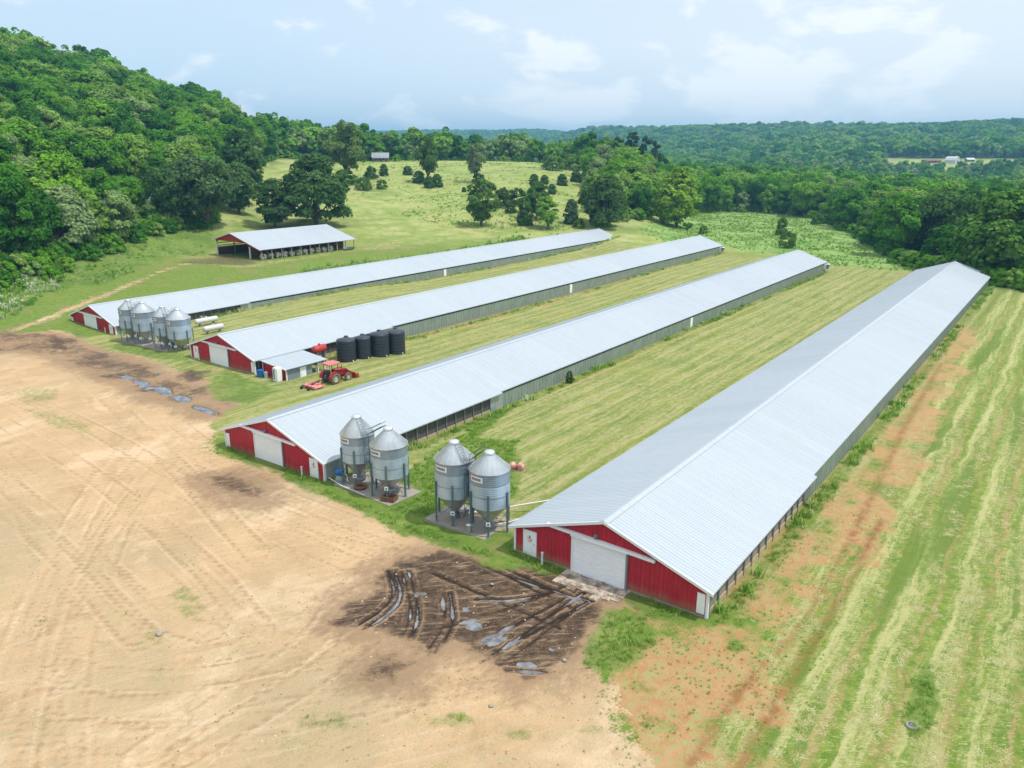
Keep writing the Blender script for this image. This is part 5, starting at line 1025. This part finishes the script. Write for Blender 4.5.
# ------------------------------------------------------------------ grass, hay, weeds
def blades(n, h, spread, w, seed, lean=.5, flat=0.):
    q = random.Random(seed); m = MB()
    for k in range(n):
        a = q.uniform(0, 6.28); r0 = spread*q.random()**.5; p = V(math.cos(a)*r0, math.sin(a)*r0, -.02); dr = q.uniform(0, 6.28); hh = h*q.uniform(.55, 1.1); ln = lean*hh*q.uniform(.3, 1.3)
        d_ = V(math.cos(dr), math.sin(dr), 0); s_ = V(-d_.y, d_.x, 0)*w*q.uniform(.7, 1.3)
        z1, z2 = hh*(.6 if not flat else flat), hh*(1 if not flat else flat*.5); p1 = p+d_*ln*.4+V(0, 0, z1); p2 = p+d_*ln+V(0, 0, z2)
        m._a([p-s_, p+s_, p1+s_*.8, p1-s_*.8, p2], [(0, 1, 2, 3), (3, 2, 4)])
    return m
def grass_mat(name, pal, transl=.25):
    m = leaf_fn(pal, transl)(name)
    for n_ in m.node_tree.nodes:
        if n_.type == 'ATTRIBUTE': 
            for l in list(n_.outputs['Fac'].links): l.to_socket.default_value = 1.0 if l.to_socket.type == 'VALUE' else l.to_socket.default_value; m.node_tree.links.remove(l)
    return m
M_grass = grass_mat('lush_grass', [(0, (.17, .34, .04)), (.5, (.25, .43, .06)), (1, (.38, .50, .13))]); M_weed = grass_mat('tall_weeds', [(0, (.16, .34, .05)), (.45, (.25, .44, .08)), (.8, (.40, .52, .17)), (1, (.60, .66, .38))]); M_hay = grass_mat('cut_hay', [(0, (.36, .36, .12)), (.5, (.50, .48, .21)), (1, (.64, .61, .34))], .15)
M_flow = mat('white_flowers', (.75, .75, .7), .7)
tuft_a = blades(16, .34, .16, .014, 1).mesh('tuft', M_grass); tuft_b = blades(22, .5, .26, .018, 2).mesh('tuft', M_grass); weed_a = blades(26, 1.0, .4, .045, 3, .45).mesh('weed', M_weed); weed_b = blades(20, .75, .5, .06, 4, .6).mesh('weed', M_weed)
hay_a = blades(30, .5, .34, .015, 5, 1.0, .12).mesh('hay', M_hay); hay_b = blades(24, .62, .3, .016, 6, 1.0, .1).mesh('hay', M_hay)
fl = blades(16, .9, .35, .04, 7, .4); fl2 = random.Random(3); fl.cm = 1
for k in range(7):
    a, r_ = fl2.uniform(0, 6.28), fl2.uniform(0, .45); c = V(r_*math.cos(a), r_*math.sin(a), fl2.uniform(.75, 1.1)); s_ = .10
    fl._a([c+V(s_*math.cos(t), s_*math.sin(t), .015*math.sin(3*t)) for t in [k2*math.pi/3 for k2 in range(6)]], [(0, 1, 2, 3, 4, 5)])
flow = fl.mesh('flower_weed', M_weed, M_flow)
G2 = {k: v.reshape(len(gy), len(gx)) for k, v in A.items()}; ZG = Z.reshape(len(gy), len(gx))
def look(k, x, y): i = np.clip(np.searchsorted(gx, x), 0, len(gx)-1); j = np.clip(np.searchsorted(gy, y), 0, len(gy)-1); return (G2[k] if isinstance(k, str) else k)[j, i]
def inside_house(x, y):
    r = np.zeros(len(x), bool)
    for hx, hy, hz, L in HOUSES.values(): r |= (np.abs(x-hx) < 6.85) & (y > hy-.1) & (y < hy+L+.2)
    for x0, x1, y0, y1 in ((-46.4, -38.9, 38.3, 42.7), (-35.6, -28.9, 38.0, 42.2), (-112, -96.8, 56.2, 59.8), (-79.3, -74.5, 57, 63), (-177, -158.5, 117, 147)): r |= (x > x0) & (x < x1) & (y > y0) & (y < y1)
    for hx, hy, *_ in HOUSES.values(): r |= (x > hx-2.7) & (x < hx+2.0) & (y > hy-2.2) & (y < hy+.1)
    return r
nr = np.random.default_rng(5)
def field(name, x0, x1, y0, y1, n, wfun, protos, s0, s1, seed, probs=None):
    r = np.random.default_rng(seed); x = r.uniform(x0, x1, n); y = r.uniform(y0, y1, n); k = r.random(n) < wfun(x, y); x, y = x[k], y[k]; k = ~inside_house(x, y); x, y = x[k], y[k]
    z = look(ZG, x, y); return scatter(name, np.column_stack([x, y, z]), r.uniform(0, 6.28, len(x)), r.uniform(s0, s1, len(x)), r.choice(len(protos), len(x), p=probs), protos)
field('grass', -66, 6, 18, 64, 60000, lambda x, y: np.clip((look('lush', x, y)-.35)*1.5, 0, 1)*(.35+.65*(fbm(x, y, 2, 61) > -.05))*(1-.75*look('dirt', x, y)), [tuft_a, tuft_b], .3, .75, 1)
def edge_w(x, y):
    w = np.zeros(len(x))
    for i, (hx, hy, hz, L) in HOUSES.items(): w = np.maximum(w, np.exp(-((x-hx-7.5)/.5)**2)*(y > hy)*(y < hy+L)*np.clip(.35+fbm(x, y, 7, 71)*2.4, 0, 1)*(1. if i != 2 else .6))
    return w
for i, (hx, hy, hz, L) in HOUSES.items(): field('wall_weeds', hx+6.7, hx+9.2, hy, hy+L, 4200 if i > 2 else 2600, edge_w, [tuft_b, weed_b], .4, 1.0, 10+i, [.8, .2])
hr = lambda x, y: np.clip(look('hay', x, y), 0, 1)*np.clip(-.15+.36*np.sin(x*2.6+fbm(x, y, 30, 81)*1.6)+fbm(x, y, 1.6, 82)*1.9+.12*np.clip((x+9)/4, 0, 1), 0, 1)*np.clip((x+11)/3, .1, 1)
field('cut_hay', -13, 8, 24, 90, 36000, hr, [hay_a, hay_b], .3, .72, 21)
field('tall_weeds', -150, -30, 195, 385, 20000, lambda x, y: look('tall', x, y)*np.clip(.45+fbm(x, y, 9, 91)*2.2, .05, 1), [weed_a, weed_b, flow], .28, .8, 31, [.55, .43, .02])
def wl(x, y): return np.clip(sst(sdp(x, y, WLEFT), -1, 2), 0, 1)*np.clip(.5+fbm(x, y, 7, 93)*2, .08, 1)
field('hillside_weeds', -230, -120, 50, 180, 26000, wl, [weed_a, weed_b, tuft_b], .35, .9, 32, [.35, .35, .3])
fw2 = PP([(-30, 318), (0, 305), (45, 285), (66, 288), (40, 306), (0, 322)], .5)
field('white_flowered_weeds', -190, -120, 40, 90, 9000, lambda x, y: sst(sdp(x, y, fw2), -2, 2)*.4, [flow, weed_a], .8, 1.4, 33)
field('bank_weeds', -160, -112, 110, 215, 12000, lambda x, y: np.clip(np.exp(-((x+132)/3.2)**2)*(y > 100)*(y < 190)*(.5+fbm(x, y, 9, 95)*2), 0, 1), [weed_a], .9, 1.5, 34)
def hl(x, y): b_, d_ = polar(x, y); return ((d_ > 225) & (d_ < foot(b_)-6) & (b_ > -17) & (b_ < 6))*np.clip(.1+fbm(x, y, 14, 94)*2.2, .03, 1)
field('meadow_weeds', -330, -100, 190, 460, 60000, hl, [weed_b, tuft_b], .35, .95, 35)
# scattered clods in the yard
st = MB(); st.lathe([(0, -.4), (.8, -.3), (1, .1), (.6, .6), (0, .7)], 7); st.v = [(v[0]*random.uniform(.7, 1.2), v[1]*random.uniform(.7, 1.2), v[2]*.7) for v in st.v]
clod = st.mesh('clod', mat('dirt_clod', (.3, .2, .12), .95)); clod2 = st.mesh('clod', mat('pale_pebble', (.55, .47, .38), .9))
field('clods', -75, -12, 8, 45, 9000, lambda x, y: look('dirt', x, y)*.35*(fbm(x, y, 4, 97) > 0)+look('mud', x, y)*.12, [clod, clod2], .02, .07, 41, [.8, .2])
field('verge_grass', -20, -2, 18, 60, 16000, lambda x, y: np.clip(look('orange', x, y)+look('mown', x, y)*0, 0, 1)*np.clip(.15+fbm(x, y, 2.5, 99)*2, 0, 1), [tuft_a], .2, .5, 43)
field('yard_sprouts', -70, -8, 8, 48, 30000, lambda x, y: look('dirt', x, y)*np.clip(fbm(x, y, 3.2, 98)*2.2-.36, 0, 1)*(1-look('mud', x, y)), [tuft_a], .12, .35, 42)

# ------------------------------------------------------------------ air
hz = MB().bb(-4900, 4900, -4900, 4900, -6, 175)
hm = bpy.data.materials.new('air'); hm.use_nodes = True; nt = hm.node_tree; nt.nodes.remove(nt.nodes['Principled BSDF']); pv = nt.nodes.new('ShaderNodeVolumePrincipled')
pv.inputs['Color'].default_value = (.28, .66, 1.0, 1); pv.inputs['Density'].default_value = .00024; pv.inputs['Anisotropy'].default_value = .25; nt.links.new(pv.outputs[0], nt.nodes['Material Output'].inputs['Volume'])
tag(hz.build('haze', hm), kind='stuff')
